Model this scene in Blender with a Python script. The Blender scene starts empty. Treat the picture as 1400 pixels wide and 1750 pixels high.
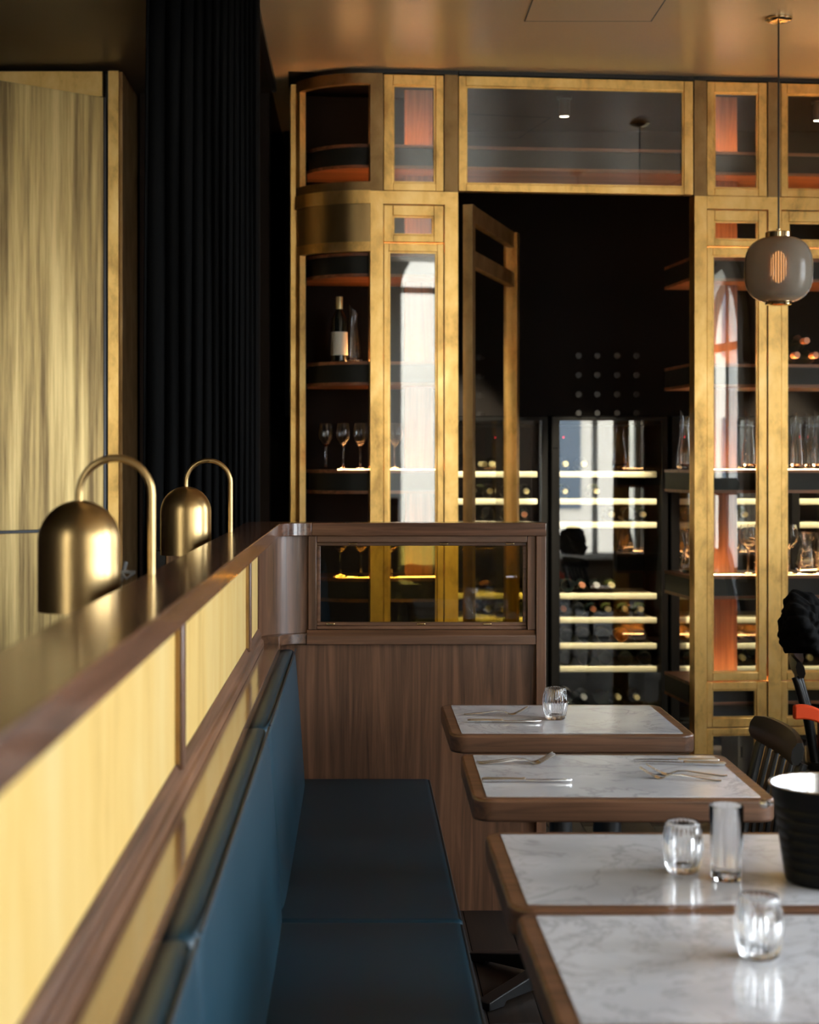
import bpy, bmesh, math, random
from mathutils import Vector, Matrix
random.seed(7)
PI = math.pi
SC = bpy.context.scene
C = SC.collection

# ------------------------------------------------------------------ camera
F_PX, HX, HY, CAM_Z = 2900.0, 612.0, 793.0, 1.45      # focal length and vanishing point measured on 1400x1750
cam = bpy.data.cameras.new('camera'); camo = bpy.data.objects.new('camera', cam); C.objects.link(camo)
camo.location = (0, 0, CAM_Z); camo.rotation_euler = (PI/2, 0, 0)
cam.sensor_width = 36; cam.sensor_fit = 'AUTO'
cam.lens = 36*F_PX/1750
cam.shift_x = (700-HX)/1750; cam.shift_y = -(875-HY)/1750
cam.clip_start = 0.05; cam.clip_end = 200
cam.dof.use_dof = True; cam.dof.focus_distance = 4.9; cam.dof.aperture_fstop = 4.2
SC.camera = camo

# ------------------------------------------------------------------ world and exposure
w = bpy.data.worlds.new('overcast_sky'); SC.world = w; w.use_nodes = True
bg = w.node_tree.nodes['Background']
bg.inputs[0].default_value = (0.84, 0.92, 1.0, 1); bg.inputs[1].default_value = 19.0
SC.view_settings.view_transform = 'Standard'; SC.view_settings.look = 'None'
SC.view_settings.gamma = 1.0; SC.view_settings.use_curve_mapping = False
SC.view_settings.exposure = 0.12
cy = SC.cycles
cy.max_bounces = 12; cy.diffuse_bounces = 4; cy.glossy_bounces = 5; cy.transmission_bounces = 10; cy.transparent_max_bounces = 24
cy.caustics_reflective = False; cy.caustics_refractive = False; cy.sample_clamp_indirect = 30.0; cy.blur_glossy = 0.6
try: cy.use_denoising = True
except Exception: pass

# arched windows: (x0, x1, sill, springing) in the street wall behind the camera, (y0, y1, ...) in the right hand wall
WALL_Y, WALL_X = -1.2, 3.4
WIN = [(-3.2, -2.0, 0.6, 3.05), (2.15, 3.15, 0.45, 3.15)]
WINR = [(-0.75, 0.50, 1.0, 2.30), (0.90, 2.15, 1.0, 2.30), (2.65, 3.90, 0.7, 2.30), (5.50, 6.40, 1.0, 2.30)]  # last opening is an added, unseen window that lights the brass cabinets
def portal(cx, cy_, cz, wd, h, rot):
    L = bpy.data.lights.new('window_portal', 'AREA'); L.shape = 'RECTANGLE'
    L.size = wd; L.size_y = h; L.energy = 1.0; L.cycles.is_portal = True
    o = bpy.data.objects.new('window_portal', L); C.objects.link(o)
    o.location = (cx, cy_, cz); o.rotation_euler = rot
for (a, c, zs, zp) in WIN:
    h = zp+(c-a)/2-zs; portal((a+c)/2, WALL_Y-0.02, zs+h/2, c-a, h, (PI/2, 0, 0))        # faces +y, into the room
for (a, c, zs, zp) in WINR:
    h = zp+(c-a)/2-zs; portal(WALL_X+0.02, (a+c)/2, zs+h/2, c-a, h, (PI/2, 0, PI/2))     # faces -x, into the room

# ------------------------------------------------------------------ helpers: nodes
MATS = {}
def new_mat(name):
    m = bpy.data.materials.new(name); m.use_nodes = True
    return m, m.node_tree.nodes, m.node_tree.links, m.node_tree.nodes['Principled BSDF']
def plain(name, col, rough=0.5, metal=0.0, **kw):
    m, n, l, p = new_mat(name)
    p.inputs['Base Color'].default_value = (*col, 1); p.inputs['Roughness'].default_value = rough; p.inputs['Metallic'].default_value = metal
    tc = n.new('ShaderNodeTexCoord'); nz = n.new('ShaderNodeTexNoise'); nz.inputs['Scale'].default_value = kw.get('scale', 18); nz.inputs['Detail'].default_value = 4
    l.new(tc.outputs['Object'], nz.inputs['Vector'])
    v = kw.get('vary', 0.12)
    mx = n.new('ShaderNodeMix'); mx.data_type = 'RGBA'
    mx.inputs[6].default_value = (*[c*(1-v) for c in col], 1); mx.inputs[7].default_value = (*[min(1, c*(1+v)) for c in col], 1)
    l.new(nz.outputs['Fac'], mx.inputs[0]); l.new(mx.outputs[2], p.inputs['Base Color'])
    if kw.get('sheen'):
        p.inputs['Sheen Weight'].default_value = kw['sheen']; p.inputs['Sheen Roughness'].default_value = 0.4
    if kw.get('coat'):
        p.inputs['Coat Weight'].default_value = kw['coat']; p.inputs['Coat Roughness'].default_value = kw.get('coat_rough', 0.1)
    if kw.get('spec') is not None: p.inputs['Specular IOR Level'].default_value = kw['spec']
    MATS[name] = m; return m
def ramp(n, stops):
    r = n.new('ShaderNodeValToRGB'); e = r.color_ramp.elements
    while len(e) < len(stops): e.new(0.5)
    for q, (p, c) in zip(e, stops):
        q.position = p; q.color = (*c, 1) if len(c) == 3 else c
    return r
def mapped(n, l, scale):
    tc = n.new('ShaderNodeTexCoord'); mp = n.new('ShaderNodeMapping'); mp.inputs['Scale'].default_value = scale
    l.new(tc.outputs['Object'], mp.inputs['Vector']); return mp
def walnut(name, axis, col=(0.130, 0.062, 0.033), rough=0.38, coat=0.15):
    m, n, l, p = new_mat(name)
    s = [42.0, 42.0, 42.0]; s[axis] = 1.6
    mp = mapped(n, l, s)
    a = n.new('ShaderNodeTexNoise'); a.inputs['Scale'].default_value = 1.0; a.inputs['Detail'].default_value = 7; a.inputs['Roughness'].default_value = 0.62; a.inputs['Distortion'].default_value = 0.9
    l.new(mp.outputs[0], a.inputs['Vector'])
    s2 = [5.0, 5.0, 5.0]; s2[axis] = 0.5
    mp2 = mapped(n, l, s2)
    b = n.new('ShaderNodeTexNoise'); b.inputs['Scale'].default_value = 1.0; b.inputs['Detail'].default_value = 2
    l.new(mp2.outputs[0], b.inputs['Vector'])
    d = [c*0.38 for c in col]; e = [min(1, c*1.75) for c in col]
    r = ramp(n, [(0.34, d), (0.5, col), (0.66, e)])
    mx = n.new('ShaderNodeMix'); mx.data_type = 'FLOAT'; mx.inputs[0].default_value = 0.30
    l.new(a.outputs['Fac'], mx.inputs[2]); l.new(b.outputs['Fac'], mx.inputs[3]); l.new(mx.outputs[0], r.inputs[0])
    l.new(r.outputs[0], p.inputs['Base Color']); p.inputs['Roughness'].default_value = rough
    p.inputs['Coat Weight'].default_value = coat; p.inputs['Coat Roughness'].default_value = 0.12
    bp = n.new('ShaderNodeBump'); bp.inputs['Strength'].default_value = 0.08; bp.inputs['Distance'].default_value = 0.002
    l.new(a.outputs['Fac'], bp.inputs['Height']); l.new(bp.outputs[0], p.inputs['Normal'])
    MATS[name] = m; return m
def brass(name, light, mid, dark, rough=0.36, scale=9.0, stretch=(1, 1, 1), metal=1.0, lo=0.3, hi=0.7, rvar=0.16):
    m, n, l, p = new_mat(name)
    mp = mapped(n, l, [scale*k for k in stretch])
    a = n.new('ShaderNodeTexNoise'); a.inputs['Scale'].default_value = 1.0; a.inputs['Detail'].default_value = 8; a.inputs['Roughness'].default_value = 0.65; a.inputs['Distortion'].default_value = 0.3 if stretch[2] > 0.1 else 0.0
    l.new(mp.outputs[0], a.inputs['Vector'])
    r = ramp(n, [(lo, dark), ((lo+hi)/2, mid), (hi, light)])
    l.new(a.outputs['Fac'], r.inputs[0]); l.new(r.outputs[0], p.inputs['Base Color'])
    p.inputs['Metallic'].default_value = metal
    mr = n.new('ShaderNodeMapRange'); mr.inputs['To Min'].default_value = rough+rvar; mr.inputs['To Max'].default_value = rough-rvar*0.5
    l.new(a.outputs['Fac'], mr.inputs['Value']); l.new(mr.outputs[0], p.inputs['Roughness'])
    MATS[name] = m; return m
def emit(name, col, s):
    m = bpy.data.materials.new(name); m.use_nodes = True; n = m.node_tree.nodes; n.clear()
    e = n.new('ShaderNodeEmission'); e.inputs[0].default_value = (*col, 1); e.inputs[1].default_value = s
    o = n.new('ShaderNodeOutputMaterial'); m.node_tree.links.new(e.outputs[0], o.inputs[0]); MATS[name] = m; return m
def pane(name, tint, ior=1.5, rough=0.0):
    m = bpy.data.materials.new(name); m.use_nodes = True; n = m.node_tree.nodes; l = m.node_tree.links; n.clear()
    t = n.new('ShaderNodeBsdfTransparent'); t.inputs[0].default_value = (*tint, 1)
    g = n.new('ShaderNodeBsdfGlossy'); g.inputs['Roughness'].default_value = rough; g.inputs[0].default_value = (1, 1, 1, 1)
    f = n.new('ShaderNodeFresnel'); f.inputs[0].default_value = ior
    x = n.new('ShaderNodeMixShader'); o = n.new('ShaderNodeOutputMaterial')
    ge = n.new('ShaderNodeNewGeometry'); iv = n.new('ShaderNodeMath'); iv.operation = 'SUBTRACT'; iv.inputs[0].default_value = 1.0; l.new(ge.outputs['Backfacing'], iv.inputs[1])
    mu = n.new('ShaderNodeMath'); mu.operation = 'MULTIPLY'; l.new(f.outputs[0], mu.inputs[0]); l.new(iv.outputs[0], mu.inputs[1])   # only the outer faces reflect
    l.new(mu.outputs[0], x.inputs[0]); l.new(t.outputs[0], x.inputs[1]); l.new(g.outputs[0], x.inputs[2]); l.new(x.outputs[0], o.inputs[0])
    MATS[name] = m; return m
def glassy(name, col=(1, 1, 1), rough=0.0, ior=1.46):
    m, n, l, p = new_mat(name)
    p.inputs['Base Color'].default_value = (*col, 1); p.inputs['Transmission Weight'].default_value = 1.0
    p.inputs['Roughness'].default_value = rough; p.inputs['IOR'].default_value = ior
    MATS[name] = m; return m

# ------------------------------------------------------------------ materials
walnut('walnut_x', 0); walnut('walnut_y', 1); walnut('walnut_z', 2)
walnut('shelf_wood', 0, (0.30, 0.115, 0.05), 0.4, 0.1)
walnut('upright_wood', 2, (0.30, 0.13, 0.065), 0.4, 0.1)
walnut('plank_wood', 1, (0.015, 0.009, 0.0055), 0.55, 0.0)
brass('aged_brass', (1.0, 0.68, 0.27), (0.88, 0.55, 0.175), (0.45, 0.255, 0.08), 0.31, 8.0, (1, 1, 0.6), 0.92)
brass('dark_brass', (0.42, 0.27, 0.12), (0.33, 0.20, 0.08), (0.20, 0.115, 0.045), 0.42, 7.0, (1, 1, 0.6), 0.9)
brass('lamp_brass', (0.58, 0.40, 0.18), (0.52, 0.35, 0.15), (0.42, 0.28, 0.115), 0.31, 6.0, (1, 1, 0.2), 1.0, rvar=0.06)
brass('patina_leaf', (0.74, 0.54, 0.22), (0.52, 0.36, 0.13), (0.22, 0.14, 0.05), 0.42, 20.0, (1, 1, 0.035), 0.55, 0.36, 0.64)
brass('gold_panel', (0.90, 0.67, 0.27), (0.84, 0.57, 0.18), (0.62, 0.39, 0.11), 0.45, 6.0, (1, 1, 0.22), 0.45, 0.22, 0.66)
plain('ceiling_paint', (0.72, 0.50, 0.27), 0.30, vary=0.04, scale=2)
plain('wall_dark', (0.022, 0.014, 0.010), 0.7, vary=0.2, scale=3, spec=0.15)
plain('wall_plaster', (0.20, 0.14, 0.09), 0.7, vary=0.06, scale=3)
plain('black_wall', (0.006, 0.0045, 0.004), 0.7, vary=0.2, scale=3, spec=0.12)
plain('window_paint', (0.78, 0.76, 0.68), 0.5, vary=0.04)
plain('teal_leather', (0.0055, 0.033, 0.054), 0.42, vary=0.10, scale=30, spec=0.4)
plain('piping_black', (0.004, 0.006, 0.008), 0.5)
plain('black_cloth', (0.0035, 0.0035, 0.0035), 0.9, spec=0.08, scale=60)
plain('black_iron', (0.010, 0.010, 0.010), 0.38)
plain('black_wood', (0.003, 0.0025, 0.002), 0.35, spec=0.25)
plain('bucket_black', (0.002, 0.002, 0.002), 0.45, spec=0.15)
plain('fridge_black', (0.004, 0.004, 0.004), 0.5, spec=0.15)
plain('shelf_core', (0.020, 0.020, 0.016), 0.5, spec=0.3)
plain('beech', (0.86, 0.78, 0.54), 0.5, vary=0.06)
plain('beech_slat', (0.36, 0.29, 0.17), 0.6)
plain('steel', (0.80, 0.81, 0.83), 0.24, 1.0, vary=0.03)
plain('polished_brass', (0.80, 0.62, 0.36), 0.10, 1.0, vary=0.05)
plain('label_paper', (0.86, 0.80, 0.66), 0.6, vary=0.03)
plain('foil_gold', (0.80, 0.68, 0.36), 0.35, 0.5)
plain('foil_copper', (0.62, 0.26, 0.15), 0.35, 0.4)
plain('foil_silver', (0.70, 0.70, 0.68), 0.3, 0.6)
plain('bottle_dark', (0.006, 0.009, 0.008), 0.08, spec=0.6)
plain('bottle_green', (0.030, 0.035, 0.010), 0.08, spec=0.6)
plain('bottle_amber', (0.42, 0.15, 0.02), 0.10, spec=0.6)
plain('orange_cloth', (0.85, 0.075, 0.012), 0.6, vary=0.05)
plain('red_box', (0.22, 0.008, 0.008), 0.4)
plain('carton', (0.42, 0.36, 0.28), 0.7)
plain('facade', (0.72, 0.66, 0.55), 0.8, vary=0.06, scale=1.5)
plain('facade_glass', (0.10, 0.13, 0.16), 0.2)
plain('pavement_stone', (0.42, 0.38, 0.32), 0.8)
plain('silver_grey', (0.45, 0.46, 0.46), 0.3, 0.8)
pane('clear_pane', (0.97, 0.98, 0.97), 1.95)
pane('amber_pane', (0.64, 0.56, 0.25))
glassy('tableware_glass', (1, 1, 1), 0.0, 1.42); glassy('thin_glass', (1, 1, 1), 0.0, 1.36)
emit('led_warm', (1.0, 0.48, 0.17), 60.0); emit('bulb_glow', (1.0, 0.46, 0.17), 5.0); emit('lamp_bulb', (1.0, 0.6, 0.3), 6.0); emit('spot_lens', (1.0, 0.86, 0.62), 12.0); plain('rib_glass', (0.45, 0.22, 0.11), 0.4); emit('red_led', (1.0, 0.02, 0.05), 3.0)
def marble_mat():
    m, n, l, p = new_mat('marble')
    mp = mapped(n, l, (1, 1, 1))
    oi = n.new('ShaderNodeObjectInfo'); mo = n.new('ShaderNodeVectorMath'); mo.operation = 'ADD'
    ml = n.new('ShaderNodeMath'); ml.operation = 'MULTIPLY'; ml.inputs[1].default_value = 37.0; l.new(oi.outputs['Random'], ml.inputs[0])
    l.new(mp.outputs[0], mo.inputs[0]); l.new(ml.outputs[0], mo.inputs[1])
    def vein(scale, width, dist):
        a = n.new('ShaderNodeTexNoise'); a.inputs['Scale'].default_value = scale; a.inputs['Detail'].default_value = 6; a.inputs['Roughness'].default_value = 0.6; a.inputs['Distortion'].default_value = dist
        l.new(mo.outputs[0], a.inputs['Vector'])
        s = n.new('ShaderNodeMath'); s.operation = 'SUBTRACT'; s.inputs[1].default_value = 0.5; l.new(a.outputs['Fac'], s.inputs[0])
        b = n.new('ShaderNodeMath'); b.operation = 'ABSOLUTE'; l.new(s.outputs[0], b.inputs[0])
        r = ramp(n, [(0.0, (1, 1, 1)), (width, (0, 0, 0))]); l.new(b.outputs[0], r.inputs[0]); return r
    v1 = vein(2.2, 0.022, 2.2); v2 = vein(5.0, 0.02, 1.2)
    cl = n.new('ShaderNodeTexNoise'); cl.inputs['Scale'].default_value = 4.0; cl.inputs['Detail'].default_value = 3; l.new(mo.outputs[0], cl.inputs['Vector'])
    base = ramp(n, [(0.35, (0.54, 0.56, 0.60)), (0.65, (0.72, 0.74, 0.78))]); l.new(cl.outputs['Fac'], base.inputs[0])
    gate = ramp(n, [(0.45, (0, 0, 0)), (0.62, (1, 1, 1))]); l.new(cl.outputs['Fac'], gate.inputs[0])
    mu = n.new('ShaderNodeMath'); mu.operation = 'MULTIPLY'; l.new(v2.outputs[0], mu.inputs[0]); l.new(gate.outputs[0], mu.inputs[1])
    ad = n.new('ShaderNodeMath'); ad.operation = 'MAXIMUM'; l.new(v1.outputs[0], ad.inputs[0]); l.new(mu.outputs[0], ad.inputs[1])
    sc = n.new('ShaderNodeMath'); sc.operation = 'MULTIPLY'; sc.inputs[1].default_value = 0.50; l.new(ad.outputs[0], sc.inputs[0])
    mx = n.new('ShaderNodeMix'); mx.data_type = 'RGBA'; mx.inputs[7].default_value = (0.30, 0.30, 0.32, 1)
    l.new(sc.outputs[0], mx.inputs[0]); l.new(base.outputs[0], mx.inputs[6]); l.new(mx.outputs[2], p.inputs['Base Color'])
    p.inputs['Roughness'].default_value = 0.16
    MATS['marble'] = m
marble_mat()
def globe_mat():
    m, n, l, p = new_mat('smoked_glass')
    p.inputs['Base Color'].default_value = (0.50, 0.45, 0.37, 1); p.inputs['Roughness'].default_value = 0.17
    p.inputs['Transmission Weight'].default_value = 0.58; p.inputs['IOR'].default_value = 1.25
    MATS['smoked_glass'] = m
globe_mat()

# ------------------------------------------------------------------ helpers: meshes and objects
class MB:
    def __init__(s): s.v = []; s.f = []; s.sm = []
    def add(s, vs, fs, smooth=False):
        o = len(s.v); s.v += [tuple(p) for p in vs]; s.f += [tuple(i+o for i in f) for f in fs]; s.sm += [smooth]*len(fs); return s
    def box(s, x0, x1, y0, y1, z0, z1, b=0.0):
        if b <= 0:
            vs = [(x, y, z) for z in (z0, z1) for y in (y0, y1) for x in (x0, x1)]
            return s.add(vs, [(0, 2, 3, 1), (4, 5, 7, 6), (0, 1, 5, 4), (2, 6, 7, 3), (0, 4, 6, 2), (1, 3, 7, 5)])
        bm = bmesh.new(); bmesh.ops.create_cube(bm, size=1)
        for q in bm.verts: q.co = Vector((x0+(q.co.x+.5)*(x1-x0), y0+(q.co.y+.5)*(y1-y0), z0+(q.co.z+.5)*(z1-z0)))
        bmesh.ops.bevel(bm, geom=bm.edges[:], offset=b, segments=2 if b < 0.01 else 4, profile=0.6, affect='EDGES')
        bm.verts.index_update(); s.add([q.co.copy() for q in bm.verts], [[q.index for q in f.verts] for f in bm.faces], True); bm.free(); return s
    def prism(s, pts, z0, z1, smooth=False):            # outline in xy, extruded along z
        n = len(pts); vs = [(x, y, z0) for x, y in pts]+[(x, y, z1) for x, y in pts]
        s.add(vs, [tuple(range(n-1, -1, -1)), tuple(range(n, 2*n))]); 
        o = len(s.v)-2*n
        for i in range(n):
            j = (i+1) % n; s.f.append((o+i, o+j, o+n+j, o+n+i)); s.sm.append(smooth)
        return s
    def extrude_y(s, pts, y0, y1, smooth=False):        # outline in xz, extruded along y
        n = len(pts); o = len(s.v)
        s.v += [(x, y0, z) for x, z in pts]+[(x, y1, z) for x, z in pts]
        s.f += [tuple(o+i for i in range(n)), tuple(o+n+i for i in range(n-1, -1, -1))]; s.sm += [False, False]
        for i in range(n):
            j = (i+1) % n; s.f.append((o+j, o+i, o+n+i, o+n+j)); s.sm.append(smooth)
        return s
    def extrude_x(s, pts, x0, x1, smooth=False):        # outline in yz, extruded along x
        n = len(pts); o = len(s.v)
        s.v += [(x0, y, z) for y, z in pts]+[(x1, y, z) for y, z in pts]
        s.f += [tuple(o+i for i in range(n-1, -1, -1)), tuple(o+n+i for i in range(n))]; s.sm += [False, False]
        for i in range(n):
            j = (i+1) % n; s.f.append((o+i, o+j, o+n+j, o+n+i)); s.sm.append(smooth)
        return s
    def lathe(s, prof, seg=32, mod=None, c=(0, 0, 0), close=False):
        o = len(s.v); n = len(prof)
        for i in range(seg):
            a = 2*PI*i/seg
            for k, (r, z) in enumerate(prof):
                rr = r*(1+(mod(a, k, z) if mod else 0)); s.v.append((c[0]+rr*math.cos(a), c[1]+rr*math.sin(a), c[2]+z))
        m = n if close else n-1
        for i in range(seg):
            j = (i+1) % seg
            for k in range(m):
                k2 = (k+1) % n
                s.f.append((o+i*n+k, o+j*n+k, o+j*n+k2, o+i*n+k2)); s.sm.append(True)
        return s
    def tube(s, pts, r, seg=10, cap=True):
        o = len(s.v); pts = [Vector(p) for p in pts]; n = len(pts)
        rs = r if isinstance(r, (list, tuple)) else [r]*n
        up = None
        for i, p in enumerate(pts):
            t = (pts[min(i+1, n-1)]-pts[max(i-1, 0)]).normalized()
            if up is None: up = Vector((0, 0, 1)) if abs(t.z) < 0.9 else Vector((0, 1, 0))
            a = t.cross(up).normalized(); b = a.cross(t).normalized(); up = b
            for k in range(seg):
                an = 2*PI*k/seg; s.v.append(tuple(p+(a*math.cos(an)+b*math.sin(an))*rs[i]))
        for i in range(n-1):
            for k in range(seg):
                k2 = (k+1) % seg; s.f.append((o+i*seg+k, o+i*seg+k2, o+(i+1)*seg+k2, o+(i+1)*seg+k)); s.sm.append(True)
        if cap:
            s.f += [tuple(o+k for k in range(seg-1, -1, -1)), tuple(o+(n-1)*seg+k for k in range(seg))]; s.sm += [False, False]
        return s
    def arc(s, cx, cyy, r0, r1, a0, a1, z0, z1, seg=14):  # ring sector r0..r1, extruded in z
        outer = [(cx+r1*math.cos(a0+(a1-a0)*i/seg), cyy+r1*math.sin(a0+(a1-a0)*i/seg)) for i in range(seg+1)]
        inner = [(cx+r0*math.cos(a0+(a1-a0)*i/seg), cyy+r0*math.sin(a0+(a1-a0)*i/seg)) for i in range(seg+1)]
        o = len(s.v); n = seg+1
        for z in (z0, z1): s.v += [(x, y, z) for x, y in outer]+[(x, y, z) for x, y in inner]
        def q(a, b, c, d, sm): s.f.append((o+a, o+b, o+c, o+d)); s.sm.append(sm)
        for i in range(seg):
            q(i, i+1, 2*n+i+1, 2*n+i, True); q(n+i+1, n+i, 3*n+i, 3*n+i+1, True)
            q(i+1, i, n+i, n+i+1, False); q(2*n+i, 2*n+i+1, 3*n+i+1, 3*n+i, False)
        q(0, 2*n, 3*n, n, False); q(seg, n+seg, 3*n+seg, 2*n+seg, False); return s
    def mesh(s, name):
        me = bpy.data.meshes.new(name); me.from_pydata(s.v, [], s.f)
        me.polygons.foreach_set('use_smooth', s.sm)
        bm = bmesh.new(); bm.from_mesh(me); bmesh.ops.recalc_face_normals(bm, faces=bm.faces); bm.to_mesh(me); bm.free()
        me.update(); me.set_sharp_from_angle(angle=math.radians(38)); return me
    def build(s, name, mat, parent=None, loc=None, rz=None):
        return obj(name, s.mesh(name), mat, parent, loc, rz)
def obj(name, me, mat, parent=None, loc=None, rz=None):
    if mat and not me.materials: me.materials.append(MATS[mat])
    o = bpy.data.objects.new(name, me); C.objects.link(o)
    if parent: o.parent = parent
    if loc is not None: o.location = loc
    if rz is not None: o.rotation_euler = (0, 0, rz)
    return o
def tag(o, label, cat, group=None, kind=None):
    o['label'] = label; o['category'] = cat
    if group: o['group'] = group
    if kind: o['kind'] = kind
    return o
def thing(name, label, cat, loc=(0, 0, 0), rz=0, group=None, kind=None):
    o = bpy.data.objects.new(name, None); C.objects.link(o); o.empty_display_size = 0.1
    o.location = loc; o.rotation_euler = (0, 0, rz); return tag(o, label, cat, group, kind)
def copy_tree(o, parent=None):
    c = o.copy(); C.objects.link(c); c.parent = parent
    for ch in o.children: copy_tree(ch, c)
    return c
def bevel(o, w=0.003, seg=2):
    m = o.modifiers.new('bevel', 'BEVEL'); m.width = w; m.segments = seg; m.limit_method = 'ANGLE'; return o
def struct(o, label, cat): return tag(o, label, cat, kind='structure')
def rrect(x0, x1, y0, y1, r, seg=6):
    p = []
    for (cx, cyy, a) in ((x1-r, y0+r, -PI/2), (x1-r, y1-r, 0), (x0+r, y1-r, PI/2), (x0+r, y0+r, PI)):
        p += [(cx+r*math.cos(a+PI/2*i/seg), cyy+r*math.sin(a+PI/2*i/seg)) for i in range(seg+1)]
    return p

# ------------------------------------------------------------------ the frame of the brass wall (slightly turned from the banquette)
WY, TH = 7.44, math.atan(0.10)
CT, ST = math.cos(TH), math.sin(TH)
def W(u, v, z=0.0): return Vector((u*CT-v*ST, WY+u*ST+v*CT, z))
def U(px, v=0.0):                      # distance along the wall of a sight line measured on the photograph, at depth v behind its face
    m = (px-HX)/F_PX
    return (m*WY+m*v*CT+v*ST)/(CT-m*ST)
def Z(py, u, v): return CAM_Z+(HY-py)/F_PX*(WY+u*ST+v*CT)

# ================================================================== ROOM SHELL
CEIL = 3.185
X0, X1, Y1 = -4.0, WALL_X, 10.2
fl = MB().box(X0, X1, WALL_Y, Y1, -0.06, -0.012).build('floor', 'plank_wood'); struct(fl, 'dark wooden plank floor of the dining room', 'floor')
pl = MB().box(-0.069, 0.069, -0.598, 0.598, -0.0115, 0.0, 0.002).mesh('plank'); pl.materials.append(MATS['plank_wood'])
for i in range(22):
    for j in range(6):
        y = 1.4+j*1.2+(0.6 if i % 2 else 0)+random.uniform(-.1, .1)*0
        o = obj('plank', pl, None, fl, (-0.15+i*0.14, y, random.uniform(-0.0008, 0.0008)))
ce = MB().box(-0.40, X1+0.35, 0.6, Y1, CEIL, CEIL+0.08).build('ceiling', 'ceiling_paint'); struct(ce, 'tan satin painted ceiling above the brass screen', 'ceiling')
plain('ceiling_dark_brown', (0.060, 0.040, 0.020), 0.5, vary=0.05, scale=2)  # left ceiling slab gets a much darker brown than the tan one
o = MB().box(X0, -0.4005, 0.6, Y1, CEIL, CEIL+0.08).build('ceiling', 'ceiling_dark_brown'); struct(o, 'dark brown ceiling left of the curtain track', 'ceiling')
hx0, hx1, hy0, hy1 = 0.655, 1.145, 6.10, 6.64
ah = MB().box(hx0, hx1, hy0, hy1, CEIL-0.002, CEIL-0.0005).build('access_hatch', 'ceiling_paint', ce)
b = MB()
for (xa, xb, ya, yb) in ((hx0-0.005, hx0, hy0, hy1), (hx1, hx1+0.005, hy0, hy1), (hx0-0.005, hx1+0.005, hy1, hy1+0.005), (hx0-0.005, hx1+0.005, hy0-0.005, hy0)): b.box(xa, xb, ya, yb, CEIL-0.0022, CEIL-0.0006)
b.build('hatch_seam', 'black_iron', ah)
ce2 = MB().box(X0, X1+0.35, WALL_Y-0.4, 0.6, 4.35, 4.43).build('ceiling', 'wall_plaster'); struct(ce2, 'raised ceiling strip along the street windows', 'ceiling')
o = MB().box(X0, X1, 0.6, 0.68, CEIL+0.08, 4.35).build('wall_bulkhead', 'wall_plaster'); struct(o, 'bulkhead between the raised strip and the tan ceiling', 'wall')
o = MB().box(X0-0.1, X0, WALL_Y-0.4, Y1, -0.06, 4.43).build('wall_left', 'wall_dark'); struct(o, 'dark left wall beyond the brass door', 'wall')
o = MB().box(X0, X1, Y1, Y1+0.1, -0.06, CEIL+0.08).build('wall_back', 'black_wall'); struct(o, 'black back wall of the wine cellar', 'wall')
pc = [W(-0.30, 0.09), W(3.5, 0.09), Vector((X1-0.002, Y1-0.002, 0)), Vector((-0.395, Y1-0.002, 0))]
o = MB().prism([(p.x, p.y) for p in pc if True][:1]+[(X1-0.002, W(3.5, 0.09).y), (X1-0.002, Y1-0.002), (-0.395, Y1-0.002)], CEIL-0.003, CEIL-0.0005).build('ceiling', 'black_wall'); struct(o, 'black ceiling of the wine cellar behind the brass screen', 'ceiling')
# walls with arched openings; built along a local x axis, the room on +y
def arched_wall(name, s0, s1, wins, zt, thick, loc, rz):
    b = MB(); xs = s0
    for (x0, x1, zs, zp) in wins:
        b.box(xs, x0, -thick, 0, -0.06, zt); b.box(x0, x1, -thick, 0, -0.06, zs)
        n = 20; r = (x1-x0)/2; cx = (x0+x1)/2
        pts = [(cx+r*math.cos(PI*i/n), zp+r*math.sin(PI*i/n)) for i in range(n+1)]
        for i in range(n):
            (xa, za), (xb, zb) = pts[i], pts[i+1]
            b.extrude_y([(xb, zb), (xa, za), (xa, zt), (xb, zt)], -thick, 0)
        xs = x1
    b.box(xs, s1, -thick, 0, -0.06, zt)
    return b.build(name, 'wall_plaster', None, loc, rz)
struct(arched_wall('wall_street', X0, X1, WIN, 4.35, 0.4, (0, WALL_Y, 0), 0), 'street wall with tall arched windows behind the viewer', 'wall')
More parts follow.
